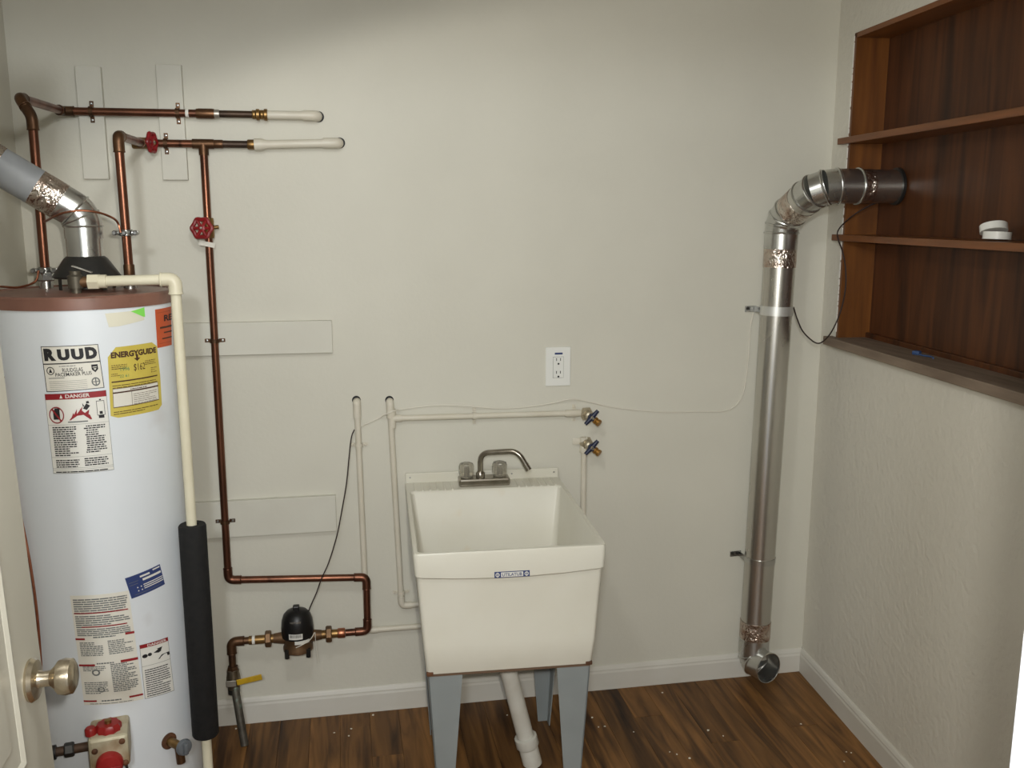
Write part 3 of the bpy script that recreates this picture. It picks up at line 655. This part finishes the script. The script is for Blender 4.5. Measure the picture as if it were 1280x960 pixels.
# drop, lower run, down to the meter line
MY = -.062
k1 = W(285.5, 725); k1 = Vector((k1.x, WY, k1.z)); k2 = PY(458, 721.5, WY-.016); zm = PY(430, 791, MY).z
k3 = Vector((PY(459.5, 790, MY).x, MY, zm)); k4 = Vector((PY(398, 791, MY).x, MY, zm))
vz = W(258, 285).z
pipe_run(cold, [tee-Vector((0, 0, .02)), k1, k2, k3, k4+Vector((.085, 0, 0))], CR, copper_m, copper_m, rad=.026)
vp = tee+(k1-tee)*((tee.z-vz)/(tee.z-k1.z))
ring_part(cold, 'valve_body', vp, (0, 0, 1), CR*1.55, .058, brass_m)
MB().tube([vp, vp+Vector((-.012, -.034, 0))], .009).tube([vp, vp+Vector((.030, 0, .003))], .006, 10).build('valve_stem', brass_m, cold)
handwheel(cold, vp+Vector((-.013, -.036, 0)), (-.2, -1, .12), .029)
MB().box(vp+Vector((-.004, -.016, -.046)), (.045, .001, .014), Matrix.Rotation(.2, 3, 'Y')).build('paper_tag', cream_m, cold)
for py in (426, 653):
    zz = W(270, py).z; q = tee+(k1-tee)*((tee.z-zz)/(tee.z-k1.z)); strap(cold, q, (0, 0, 1), CR)
clz2 = PY(155, 291, PB.y).z; fr = (clz2-PB.z)/(eb.z-PB.z); cpz = PB+(eb-PB)*fr
clamp(cold, cpz, (0, 0, 1), CR, (1, 0, 0))
ring_part(cold, 'adapter', k4+Vector((.072, 0, 0)), (1, 0, 0), CR*1.45, .024, newcop_m)
ring_part(cold, 'thread_tape', k4+Vector((.055, 0, 0)), (1, 0, 0), CR*1.15, .014, tefl_m)
MB().tube([k4+Vector((.026, 0, 0)), k4+Vector((.07, 0, 0))], CR*1.22).build('tail_piece', brass_m, cold)

# bonding wires
bw = MB().tube(smooth_path([PY(55, 277, PA.y-.013), PY(60, 275, HY-.005), PY(67, 271, HY-.055), PY(80, 266, HY-.088), PY(100, 263, HY-.086), PY(122, 265.5, HY-.070), PY(138, 271, HY-.035), PY(147, 278, PB.y-.020), PY(151, 291, PB.y-.020)]), .0028, 8).build('bonding_wire', newcop_m)
tag(bw, 'bare copper wire arching across the flue between two pipes', 'wire')
wp = [Vector((PA.x-.01, PA.y-.018, clz)), PY(44, 352, PA.y-.03), PY(24, 359, PA.y-.02), PY(6, 362, PA.y+.0), PY(-8, 366, PA.y+.03)]
for q in wp: q.z = max(q.z, HZ+.006); q.x = max(q.x, XL+.004)
bw = MB().tube(smooth_path(wp), .0028, 8).build('bonding_wire', newcop_m)
tag(bw, 'bare copper wire curling away left from the hot pipe clamp', 'wire')
pts = [cyl_pt(*cyl_hit(a, b), .008) for a, b in ((8, 470), (9, 520), (18, 590), (33, 660), (43, 715), (50, 770), (55, 835), (60, 900))]
bw = MB().tube(smooth_path(pts), .0034, 8).build('copper_tube', newcop_m); tag(bw, 'thin copper tube hanging down the left side of the heater tank', 'tube')

# ------------------------------------------------------------------ water meter + supply riser
mx = PY(372, 790, MY).x; mc = Vector((mx, MY, zm))
meter = thing('water_meter', 'bronze water meter with black domed register on the low copper line', 'meter', mc)
x0m = PY(312, 798, MY).x
MB().tube([Vector((x0m-.002, MY, zm)), Vector((k4.x+.03, MY, zm))], CR*1.25).build('through_pipe', brass_m, meter)
for px in (335, 411): hexnut(meter, 'union_nut', (PY(px, 792, MY).x, MY, zm), (1, 0, 0), .026, .019, bronze_m)
MB().lathe([(0, -.046), (.040, -.046), (.046, -.042), (.046, -.030), (.042, -.022), (.044, .012), (.048, .02), (0, .02)], mc, seg=36).build('meter_body', bronze_m, meter)
MB().tube([mc+Vector((-.075, 0, 0)), mc+Vector((-.03, 0, 0))], [.015, .021]).build('spud', bronze_m, meter)
MB().tube([mc+Vector((.03, 0, 0)), mc+Vector((.075, 0, 0))], [.021, .015]).build('spud', bronze_m, meter)
for a in (.6, 2.5, 3.9, 5.5):
    e = Vector((math.cos(a), math.sin(a), 0)); MB().lathe([(.008, -.056), (.008, -.028), (0, -.028)], mc+e*.046, seg=6).build('bolt', dark_m, meter)
MB().lathe([(0, .0), (.050, .0), (.0505, .026), (.048, .052), (.042, .070), (.032, .081), (.016, .087), (0, .087)], mc+Vector((0, 0, .006)), seg=40).build('register_cover', plas_m, meter)
MB().box(mc+Vector((-.001, -.004, .098)), (.020, .022, .018), None, .003).build('cover_lug', plas_m, meter)
def wrapbox(mb, c, r, a0, a1, z0, z1, lift, n=8):
    v = []; f = []
    for i in range(n+1):
        a = a0+(a1-a0)*i/n; e = Vector((math.sin(a), -math.cos(a), 0)); v += [c+e*(r+lift)+Vector((0, 0, z0)), c+e*(r+lift)+Vector((0, 0, z1))]
    for i in range(n): f.append((2*i, 2*i+2, 2*i+3, 2*i+1))
    return mb.add(v, f)
stk = wrapbox(MB(), mc, .0505, -.5, .35, .012, .030, .0006).build('barcode_sticker', paper_m, meter)
mb = MB(); a = -.42
while a < .28: wrapbox(mb, mc, .0505, a, a+.02, .018, .028, .0011, 1); a += random.choice([.035, .05])
mb.build('barcode', ink_m, stk)['kind'] = 'stuff'
wrapbox(MB(), mc, .0465, -.15, .85, -.006, .006, .0025).build('name_plate', paper_m, meter)
tv, tf = text_mesh('NEPTUNE', .02)
MB().add([mc+Vector((math.sin(-.42+.72*u)*.0478, -math.cos(-.42+.72*u)*.0478, .064+.006*v)) for u, v in tv], tf).build('lettering', solder_m, meter)
MB().tube(smooth_path([mc+Vector((.053, -.02, .018)), mc+Vector((.040, -.042, .006)), mc+Vector((.012, -.053, -.006)), mc+Vector((-.004, -.053, -.012))]), .0014, 6).tube(smooth_path([mc+Vector((.055, -.018, .018)), mc+Vector((.056, -.022, -.03)), mc+Vector((.060, -.020, -.085))]), .0009, 6).build('seal_wire', wire_m, meter)

r1 = Vector((PY(298, 800, MY).x, MY, zm)); rb = PZ(306, 932, 0); r2 = PY(290, 822, MY-.004); rv_ = PY(292, 849, MY-.01)
riser = thing('supply_riser', 'copper riser from the floor with yellow handled ball valve', 'pipe', rb)
r1.x = r2.x
pipe_run(riser, [Vector((x0m+.008, MY, zm)), Vector((r2.x, MY, zm)), rv_], CR, oldcop_m, oldcop_m, rad=.026, er=1.35)
ring_part(riser, 'thread_tape', (x0m+.012, MY, zm), (1, 0, 0), CR*1.28, .010, tefl_m)
ax_ = (rv_-Vector((r2.x, MY, zm))).normalized()
MB().tube([rv_, rb], CR*1.12).build('pipe', M('weathered_pipe', S(72, 66, 58), .55, .5, c2=S(100, 96, 86), scale=26, lo=.4, hi=.75, c3=S(112, 128, 116), scale3=30, lo3=.64, hi3=.75), riser)
hexnut(riser, 'valve_union', rv_-ax_*.028, ax_, .018, .03, oldcop_m)
vbd = MB().lathe([(.014, -.034), (.019, -.030), (.019, -.020), (.021, -.012), (.022, 0), (.021, .012), (.019, .020), (.019, .030), (.014, .034), (0, .034)], rv_, ax_, 20).build('ball_valve', M('valve_plate', S(150, 140, 122), .38, .85, c2=S(104, 92, 74), scale=20), riser)
hexnut(riser, 'valve_union', rv_+ax_*.036, ax_, .020, .022, dark_m)
MB().tube([rv_, rv_+Vector((0, -.032, 0))], .008).build('valve_stem', solder_m, vbd)
he = PY(328, 846, rv_.y-.035); hs_ = rv_+Vector((-.004, -.033, .002)); dd = (he-hs_).normalized()
MB().box((hs_+he)/2+dd*.008, ((he-hs_).length*.8, .004, .019), Matrix.Rotation(-math.atan2(dd.z, dd.x), 3, 'Y'), .0018).build('valve_handle', yel_m, vbd)
MB().box(hs_, (.030, .0035, .020), None, .001).build('handle_plate', solder_m, vbd)

# ------------------------------------------------------------------ white painted pipes
PRR = .0095; PYW = -.014
def Wp(px, py, y=PYW): return PY(px, py, y)
def top_into_wall(root, p):
    MB().tube(fillet([p-Vector((0, 0, .05)), p, p+Vector((0, .02, 0))], .016), PRR*1.3).build('elbow', ppipe_m, root)
    MB().lathe([(PRR*1.42, 0), (PRR*1.42, .0015), (0, .0015)], (p.x-.001, -.0018, p.z+.005), (0, 1, 0), 18).build('wall_hole', slot_m, root)
wa = Wp(446, 503); wb = Wp(459, 788); wc = Vector((Wp(540, 778).x, PYW, wb.z))
t1 = thing('painted_water_pipe', 'white painted pipe with the black wire tied near its top, passing behind the copper loop', 'pipe', wb, 'white painted pipes')
top_into_wall(t1, wa); pipe_run(t1, [wa-Vector((0, 0, .02)), wb, wc], PRR, ppipe_m, ppipe_m, rad=.02)
strap(t1, wa+(wb-wa)*.18, (0, 0, 1), PRR, ppipe_m)
wa = Wp(487.5, 503); te = Wp(490, 523); wb = Wp(502, 757); wc = Vector((Wp(535, 757).x, PYW, wb.z)); vr = Wp(730, 516)
t2_ = thing('painted_water_pipe', 'white painted pipe with a long level branch to the upper blue valve', 'pipe', wb, 'white painted pipes')
top_into_wall(t2_, wa); pipe_run(t2_, [wa-Vector((0, 0, .02)), wb, wc], PRR, ppipe_m, ppipe_m, rad=.02)
mb = MB().tube([te+Vector((0, 0, .03)), te-Vector((0, 0, .03))], PRR*1.3); mb.tube([te, te+Vector((.03, 0, 0))], PRR*1.3); mb.build('tee', ppipe_m, t2_)
MB().tube([te, vr], PRR).build('pipe', ppipe_m, t2_)
ring_part(t2_, 'coupling', Wp(716, 516.5), (1, 0, .0), PRR*1.3, .05, ppipe_m)
strap(t2_, te+(vr-te)*.42, (1, 0, 0), PRR, ppipe_m); strap(t2_, Wp(718, 516.5), (1, 0, 0), PRR, ppipe_m); strap(t2_, Wp(501.5, 741), (0, 0, 1), PRR, ppipe_m)
va = Wp(730, 556); vb2 = Wp(731, 660)
t3 = thing('painted_water_pipe', 'white painted pipe dropping from the lower blue valve behind the sink', 'pipe', vb2, 'white painted pipes')
MB().tube([va+Vector((0, 0, .01)), Vector((va.x, PYW, vb2.z-.06))], PRR).build('pipe', ppipe_m, t3)
mb = MB().lathe([(PRR*1.5, -.025), (PRR*1.5, .022), (PRR*1.1, .026), (0, .026)], va, (0, 0, 1), 18); mb.box(va+Vector((-.012, .006, .012)), (.05, .004, .022), None, .001); mb.build('drop_ear_elbow', ppipe_m, t3)

vnick_m = M('valve_nickel', S(196, 186, 164), .38, .7, c2=S(170, 158, 134), scale=30)
def valve(p, label):
    p = Vector(p); t = thing('hose_valve', label, 'valve', p, 'blue handled hose valves')
    d = Vector((.12, -1, -.05)).normalized()
    MB().lathe([(.006, -.016), (.023, -.014), (.024, -.008), (.018, .002), (0, .002)], p+d*.012, d, 6).build('flange', vnick_m, t, angle=20)
    MB().lathe([(.014, -.012), (.013, .012), (.015, .016), (.015, .026), (.010, .030), (.007, .046), (0, .046)], p+d*.012, d, 18).build('body', vnick_m, t)
    o = p+d*.050; e = Vector((.50, 0, .52)).normalized(); mb = MB()
    mb.tube([o+e*.030, o+e*.022, o, o-e*.022, o-e*.030], [.0062, .0066, .0095, .0066, .0062], 12); mb.lathe([(.0115, -.006), (.0125, 0), (.0115, .006), (0, .007)], o, d, 18)
    h = mb.build('handle', blue_m, t)
    MB().lathe([(.0045, .005), (.0045, .010), (0, .010)], o, d, 6).build('handle_screw', clamp_m, h)
    b = p+d*.030; q = b+Vector((.021, -.022, -.016))
    MB().tube([b, q], .0085).lathe([(.0085, -.012), (.0115, -.011), (.0115, -.004), (.0095, -.003), (.0095, .001), (.0115, .002), (.0115, .009), (0, .009)], q, q-b, 16).build('hose_outlet', goldb_m, t)
valve(Wp(732.5, 517), 'blue tee-handle hose valve on the level white pipe branch, the upper of two')
valve(Wp(732.5, 554), 'blue tee-handle hose valve on the pipe behind the sink, the lower of two')

# ------------------------------------------------------------------ outlet
oc = PY(697.3, 458, 0); ow, oh = .083, .128
t = thing('wall_outlet', 'white duplex wall outlet with a dark indicator strip', 'outlet', oc)
MB().box(oc+Vector((0, -.0025, 0)), (ow, .007, oh), None, .0025).build('cover_plate', wplas_m, t)
rc = MB().box(oc+Vector((0, -.006, -.002)), (.034, .006, .068), None, .001).build('receptacle', wplas_m, t)
MB().box(oc+Vector((0, -.0050, -.002)), (.0355, .003, .0695)).build('receptacle_gap', grey_ink_m, t)
MB().box(oc+Vector((.001, -.0062, .043)), (.026, .0012, .006)).build('indicator', bluelab_m, t)
for dz in (.016, -.026):
    mb = MB()
    for dx in (-.0065, .0065): mb.box(oc+Vector((dx, -.0090, dz+.008)), (.0022, .001, .009))
    mb.lathe([(.0032, 0), (.0032, .0006), (0, .0006)], oc+Vector((0, -.0090, dz-.006)), (0, -1, 0), 12); mb.build('slots', slot_m, rc)['kind'] = 'stuff'

# ------------------------------------------------------------------ wires on the wall
def wire(name, pts, r, mat, label, cat='cable'): return tag(MB().tube(smooth_path(pts), r, 8).build(name, mat), label, cat)
wy = -.003
wire('painted_cable', [PY(a, b, {450: -.012, 475: -.006, 479: -.017, 484: -.0285, 490: -.0300, 496: -.020, 501: -.007, 560: -.005, 590: -.0135, 620: -.005, 713: -.012, 690: -.006, 735: -.006}.get(a, wy)) for a, b in ((450, 533), (462, 528), (475, 522), (479, 519.8), (484, 517), (490, 514.5), (496, 513), (501, 512), (530, 508), (560, 506.5), (590, 508), (620, 510.5), (655, 509), (690, 504), (713, 499), (735, 502), (760, 508), (790, 512), (830, 515), (870, 514.5), (903, 514), (918, 508), (928, 494), (933, 470), (936, 440), (938, 410), (942, 390))],
     .0022, wire_m, 'white painted cable stapled along the wall above the sink')
wire('dark_wire', [PY(a, b, c) for a, b, c in ((443, 537, -.018), (439, 548, -.024), (436, 575, -.035), (433, 605, -.045), (427, 640, -.05), (421, 670, -.052), (411, 703, -.055), (402, 723, -.06), (396, 740, -.06), (389, 756, MY), (385, 766, MY+.01))], .0020, bwire_m, 'thin dark wire hanging down to the black water meter register', 'wire')

# ------------------------------------------------------------------ utility sink
SA = math.radians(2.2)
SO = Vector((.437, -.012, 0)); SU = Vector((math.cos(SA), -math.sin(SA), 0)); SV = Vector((-math.sin(SA), -math.cos(SA), 0))
SM = Matrix((SU, -SV, Vector((0, 0, 1)))).transposed()
def SP(u, v, z): return SO+SU*u+SV*v+Vector((0, 0, z))
ZR, SW, SD = .785, .252, .655
sink = thing('utility_sink', 'white plastic laundry sink on grey steel legs with chrome faucet', 'sink', SP(0, SD/2, 0))
def rrect(u0, u1, v0, v1, z, r, n=5, sag=0):
    out = []
    for cu, cv, a0 in ((u1-r, v1-r, 0), (u0+r, v1-r, PI/2), (u0+r, v0+r, PI), (u1-r, v0+r, 1.5*PI)):
        for k in range(n+1):
            a = a0+PI/2*k/n; out.append((cu+r*math.cos(a), cv+r*math.sin(a)))
        # mid points on the following side keep the band line free to sag
        nxt = {0: [(u1-r)*(1-t)+(u0+r)*t for t in (.2, .4, .6, .8)]}.get(0) if a0 == 0 else None
        if nxt: out += [(x, v1) for x in nxt]
    return [SP(u, v, z-(sag*(1-(u/u1)**2) if v > v1-1e-4 else 0)) for u, v in out]
zb = .442
mb = MB()
loops = [rrect(-.222, .224, .10, SD-.026, zb, .012), rrect(-.223, .226, .095, SD-.022, zb+.02, .012), rrect(-.228, .231, .08, SD-.014, zb+.075, .012), rrect(-.229, .232, .078, SD-.016, zb+.085, .012),
         rrect(-.244, .246, .02, SD-.010, ZR-.068, .014, sag=.012), rrect(-.248, .250, .012, SD-.002, ZR-.062, .014, sag=.012),
         rrect(-SW, SW, 0, SD, ZR-.006, .014), rrect(-SW+.002, SW-.002, .002, SD-.002, ZR, .013), rrect(-SW+.012, SW-.012, .105, SD-.013, ZR, .012), rrect(-SW+.016, SW-.016, .109, SD-.016, ZR-.006, .012),
         rrect(-.215, .215, .135, SD-.045, zb+.035, .03), rrect(-.195, .195, .155, SD-.065, zb+.02, .03)]
mb.loft(loops, True, True); mb.build('basin', sink_m, sink, angle=30)
MB().box(SP(0, .004, ZR+.014), (SW*2-.004, .010, .034), SM, .003).build('back_lip', sink_m, sink)
for u in (-.235, .235, .095): MB().lathe([(.0028, 0), (.0022, .0015), (0, .0015)], SP(u, .0092, ZR+.017), SV, 10).build('screw', steel_m, sink)
for sgn in (-1, 1):
    for k in range(6):
        u = sgn*(.105+k*.0235); MB().box(SP(u, .060, ZR+.0010), (.007, .085, .004), SM, .0015).build('soap_ridge', sink_m, sink)
MB().lathe([(.032, -.001), (.032, .003), (.024, .003), (.020, -.001), (0, -.001)], SP(.02, .36, zb+.021), seg=24).build('drain_strainer', steel_m, sink)
MB().box(SP(0, SD-.034, zb-.003), (.44, .010, .012), SM, .001).build('bottom_rail', M('rail_brown', S(104, 82, 64), .6), sink)
# badge
bz = ZR-.066; vf = SD-.004
bd = MB().box(SP(.002, vf+.003, bz), (.092, .002, .016), SM @ Matrix.Rotation(-.02, 3, 'X')).build('badge', bluelab_m, sink); bd['label'] = 'small blue and white maker badge'
MB().box(SP(.002, vf+.0042, bz), (.058, .0008, .0125), SM).build('badge_field', paper_m, bd)
tv, tf = text_mesh('UTILATUB', .015); MB().add([SP(-.024+.052*a, vf+.0050, bz-.0042+.0084*b) for a, b in tv], tf).build('lettering', bluelab_m, bd)
for u0 in (-.036, .040):
    mb = MB()
    mb.lathe([(.0055, 0), (.0055, .0006), (.0035, .0006), (.0035, 0)], SP(u0, vf+.0042, bz), SV, 16); mb.box(SP(u0, vf+.0046, bz), (.0016, .0008, .013), SM); mb.build('badge_emblem', paper_m, bd)
# legs: folded tapered steel angles
def leg(cu, cv, su, sv, h, w0=.094, w1=.034):
    mb = MB(); e = SU*(-su); g = SV*(-sv); cb = SP(cu-su*.026, cv-sv*.014, 0); ct = SP(cu, cv, h); z = Vector((0, 0, 1)); th = .0035
    for dirv, oth in ((e, g), (g, e)):
        a = [cb, cb+dirv*w1, ct+dirv*w0, ct]; b = [p+oth*th for p in a]
        mb.add(a+b, [(0, 1, 2, 3), (4, 5, 6, 7), (0, 1, 5, 4), (1, 2, 6, 5), (2, 3, 7, 6), (3, 0, 4, 7)])
    o = mb.build('leg', leg_m, sink)
    MB().box(ct+e*.006-g*.003-z*.010, (.018, .010, .010), SM, .002).build('leg_screw', rust_m, o)
    return o
leg(-.219, SD-.030, -1, 1, zb+.012); leg(.221, SD-.030, 1, 1, zb+.012)
leg(-.219, .135, -1, -1, zb+.012); leg(.221, .135, 1, -1, zb+.012)
# faucet
fz = ZR; fc = SP(-.062, .055, fz)
fa = PY(573, 604, fc.y); fb = PY(636, 600, fc.y); fcx = ((fa+fb)/2).x; fw = (fb-fa).length
fc = Vector((fcx, SP(0, .055, 0).y, fz)); fu = (fc-SP(0, .055, fz)).dot(SU)
def FP(u, v, z): return SP(fu+u, .055+v, fz+z)
fau = MB().box(FP(0, 0, .012), (fw, .056, .026), SM, .006).build('faucet', chrome_m, sink)
for u in (-fw*.34, fw*.31):
    k = MB().lathe([(.012, .022), (.020, .026), (.0235, .040), (.024, .060), (.021, .070), (.012, .073), (0, .073)], FP(u, 0, 0), seg=32, mod=lambda t: 1+.035*math.cos(8*t)).build('faucet_knob', acry_m, fau)
    MB().lathe([(.016, .022), (.016, .030), (.007, .032), (.006, .060), (0, .061)], FP(u, 0, 0), seg=18).build('knob_core', chrome_m, fau)
MB().lathe([(.013, .02), (.0145, .026), (.0145, .040), (.010, .046), (0, .046)], FP(-.012, .010, 0), seg=20).build('spout_nut', chrome_m, fau)
sp0 = FP(-.012, .010, .02); yy = sp0.y
sp1 = Vector((PY(606, 565, yy).x, yy, PY(606, 566, yy).z)); sp2 = PY(647, 563.5, yy-.045); sp3 = PY(658.5, 573, yy-.055); sp4 = PY(659, 584, yy-.057)
MB().tube(fillet([sp0, Vector((sp0.x, yy, sp1.z)), sp2, sp4], .03, 8), .0088, 14).build('spout', chrome_m, fau)
MB().tube([sp4+(sp2-sp4).normalized()*.012, sp4-(sp2-sp4).normalized()*.010], .0098, 14).build('aerator', chrome_m, fau)

# drain pipe
d1 = PY(640, 838, -.40); d1.z = zb+.03; da = PY(637, 845, -.40); db = PY(658, 925, -.40); dx_ = (db-da).normalized()
dr = thing('sink_drain_pipe', 'white plastic drain pipe slanting from under the sink to the floor', 'pipe', da+dx_*((0-da.z)/dx_.z))
top_ = da-dx_*.03; cpl = db+dx_*.004; end = da+dx_*((.0-da.z)/dx_.z)
MB().tube([top_, cpl], .0255, 24).build('pipe', drain_m, dr)
MB().tube([cpl+dx_*.01, end], .029, 24).build('lower_pipe', drain_m, dr)
MB().lathe([(.026, -.018), (.034, -.016), (.035, .012), (.031, .018), (0, .018)], cpl, dx_, 28, mod=lambda t: 1+.012*math.cos(14*t)).build('slip_nut', drain_m, dr)

# ------------------------------------------------------------------ vent duct
DR = .051
yb = -.066
q0 = PY(943, 800, yb); q1 = PY(977, 305, yb); q1.x = PY(976, 305, yb).x
duct = thing('vent_duct', 'shiny galvanised vent duct rising along the wall into the bookshelf back', 'duct', Vector((q0.x, q0.y, 0)))
hole = PR(1122, 233, ND); hz = hole.z; hs = rs(hole)
hin = RW(ND, hs, hz); hout = RW(-.045, hs, hz)
hd_ = Vector((hin-hout)).normalized()
sA = q1; sB = PY(981, 286, yb-.01); 
b2 = hout - hd_*.0
sC = sB+(b2-sB)*.5
MB().tube([q0+(q1-q0)*.02, q1], DR, 40).build('vertical_section', duct_m, duct)
# upper gored elbow: vertical -> diagonal -> horizontal
p_a = q1; p_b = q1+(q1-q0).normalized()*.045; p_e = hout; p_d = hout-hd_*.075
diag = (p_d-p_b); 
def gore(a, b, name='elbow_gore', m=duct_m, r=DR*1.05):
    return MB().tube([a, b], r, 40).build(name, m, duct)
g1 = p_b+diag*.10
path = fillet([p_a-(q1-q0).normalized()*.01, p_b+(q1-q0).normalized()*.035, p_d-hd_*.03, p_e+hd_*.02], .075, 3)
mb = MB()
gi = 0
for a, b in zip(path, path[1:]):
    if (b-a).length < .004: continue
    d = (b-a).normalized(); m_ = galv_m; nm = 'elbow_gore'
    long_ = (b-a).length > .075
    if long_: m_ = duct_m; nm = 'diagonal_section'
    MB().tube([a-d*.006, b+d*.006], DR*1.04, 40).build(nm, m_, duct)
    torus(MB(), b, d, DR*1.05, .0035, 40, 8).build('seam_bead', galv_m, duct)
    if long_:
        MB().tube([a+d*.01, a+(b-a)*.72], DR*1.06, 40).build('foil_tape', foil_m, duct)
MB().tube([p_e-hd_*.005, hin], DR, 40).build('horizontal_section', duct_m, duct)
MB().tube([p_e+hd_*.010, p_e+hd_*.06], DR*1.03, 40).build('foil_tape', foil_m, duct)
MB().lathe([(DR*.98, -.010), (DR*1.10, -.010), (DR*1.12, -.002), (DR*.98, 0)], hin, hd_, 36).build('wall_collar', dark_m, duct)
up = (q1-q0).normalized()
MB().tube([q1-up*.075, q1+up*.004], DR*1.03, 40).build('foil_tape', foil_m, duct)
zt_ = W(968, 388).z
for py, sc_ in ((388, 1), (697, .6)):
    zz = PY(965, py, yb).z; q = q0+(q1-q0)*((zz-q0.z)/(q1.z-q0.z)); 
    o = MB().lathe([(DR*1.0, -.015*sc_), (DR*1.045, -.015*sc_), (DR*1.045, .015*sc_), (DR*1.0, .015*sc_)], q, up, 40).build('duct_strap', M('strap_zinc', S(214, 214, 210), .42, .7) if sc_ == 1 else galv_m, duct)
    MB().box(q+Vector((-DR-.012, .060, 0)), (.040, .003, .020), None, .0006).box(q+Vector((-DR*.98, .028, 0)), (.0025, .062, .020), None, .0006).build('strap_tab', clamp_m, o)
    for dx in ((-.022,) if sc_ == 1 else (-.024, -.006)): MB().lathe([(.006, -.001), (.005, .002), (.003, .005), (0, .005)], q+Vector((-DR+dx, .056, .002)), (0, -1, 0), 8).build('screw', dark_m, o)
# lower elbow: turns out of the wall line towards the room
lo = PZ(957, 834, .062); d_out = Vector((.62, -.62, -.16)).normalized()
lo = PY(956, 833, yb-.06)
lp = fillet([q0+up*.02, q0-up*.075, lo+d_out*.01], .07, 4)
for a, b in zip(lp, lp[1:]):
    if (b-a).length < .003: continue
    d = (b-a).normalized(); MB().tube([a-d*.004, b+d*.004], DR*1.03, 40, caps=False).build('elbow_gore', galv_m, duct)
for p_, i in ((lp[2], 2), (lp[4], 4)):
    d = (lp[i+1]-lp[i-1]).normalized(); torus(MB(), p_, d, DR*1.04, .003, 40, 8).build('seam_bead', galv_m, duct)
d = (lp[-1]-lp[-2]).normalized(); torus(MB(), lp[-1]+d*.004, d, DR*1.03, .0022, 40, 8).build('open_rim', galv_m, duct)
MB().tube([lp[-1]-d*.0, lp[-1]-d*.05], DR*.985, 40, caps=False).build('inner_wall', galv_m, duct)
MB().tube([q0+up*.012, q0+up*.075], DR*1.035, 40).build('foil_tape', foil_m, duct)
# loose wire from the duct strap to the niche
wire('hanging_wire', [PY(992, 384, yb-.03), PY(997, 400, -.09), PY(1005, 416, -.10), PY(1021, 429, -.12), PY(1033, 423, -.14), PR(1043, 408, -.045), PR(1052, 385, -.022), PR(1057, 360, -.005), PR(1057, 335, -.005), PR(1053, 314, -.012), PR(1048, 300, -.030), PR(1047, 290, -.028), PR(1053, 281, -.025), PR(1067, 269, -.012), PR(1083, 259, .02), PR(1096, 253, .045)], .0022, bwire_m, 'dark cord looping from the duct strap over the shelf end', 'cord')

# ------------------------------------------------------------------ door leaf with knob
DFX = -.489; DE = -1.395; DW = .915; DT = .036
door = MB().box((DFX-DT/2, DE-DW/2, 1.015), (DT, DW, 2.01), None, .002).build('door_1', door_m); struct(door)
def panel(y0, y1, z0, z1):
    mb = MB(); prof = [(0, 0), (.004, .004), (.005, .010), (.001, .016), (-.004, .020), (-.005, .026)]
    loops = []
    for h, i in prof: loops.append([Vector((DFX+h, y, z)) for y, z in ((y0-i, z0+i), (y1+i, z0+i), (y1+i, z1-i), (y0-i, z1-i))])
    mb.loft(loops, False, False, False); mb.build('panel_moulding', door_m, door)
    MB().box((DFX+.001, (y0+y1)/2, (z0+z1)/2), (.006, abs(y1-y0)-.11, z1-z0-.11), None, .0028).build('panel', door_m, door)
for (a, b) in ((DE-.118, DE-.40), (DE-.515, DE-.80)):
    for z0, z1 in ((.19, .76), (.815, 1.62), (1.72, 1.92)): panel(a, b, z0, z1)
kc = Vector((DFX, DE-.058, PY(42, 850, DE-.058).z))
kn = MB().lathe([(0, 0), (.033, 0), (.034, .004), (.030, .010), (.014, .013), (.012, .020), (.0125, .030), (.018, .036), (.026, .042), (.0285, .052), (.027, .062), (.020, .066), (.008, .067), (0, .067)], kc, (1, 0, 0), 36).build('door_knob', nickel_m, door)
for z in (.25, 1.0, 1.78): MB().lathe([(.006, -.045), (.006, .045), (0, .045)], (DFX-.004, DE-DW-.002, z), (0, 0, 1), 10).build('hinge', nickel_m, door)

DTILT = math.radians(1.5); pz = Vector((DFX, DE, .80))
door.matrix_world = Matrix.Translation(pz) @ Matrix.Rotation(-DTILT, 4, 'Y') @ Matrix.Translation(-pz)

# ------------------------------------------------------------------ ceiling lamp (above the frame)
cl = thing('ceiling_lamp', 'plain round ceiling lamp with a bare bulb above the room', 'lamp', LAMP)
MB().lathe([(0, .08), (.075, .08), (.075, .06), (.05, .045), (.03, .04), (.022, -.01), (0, -.01)], LAMP, seg=32).build('lamp_base', wplas_m, cl)

# ------------------------------------------------------------------ paint flakes on the floor
random.seed(11)
for px, py in ((828, 866), (748, 909), (756, 908), (792, 915), (837, 940), (846, 943), (862, 948), (904, 920), (1001, 905), (1058, 940), (1064, 941), (1055, 952), (418, 916), (436, 920), (439, 911), (466, 894), (634, 894), (295, 911), (740, 897), (885, 913)):
    p = PZ(px, py, .0003); a = random.random()*3; sz = random.uniform(.0026, .0056); n = random.choice([5, 6, 7])
    mb = MB().prism([(math.cos(2*PI*i/n)*sz*random.uniform(.6, 1.2), math.sin(2*PI*i/n)*sz*random.uniform(.5, 1)) for i in range(n)], p, (math.cos(a), math.sin(a), 0), (-math.sin(a), math.cos(a), 0), .0012)
    tag(mb.build('paint_flake', flake_m), 'tiny white paint flake lying on the wood floor', 'flake', 'paint flakes on the floor')
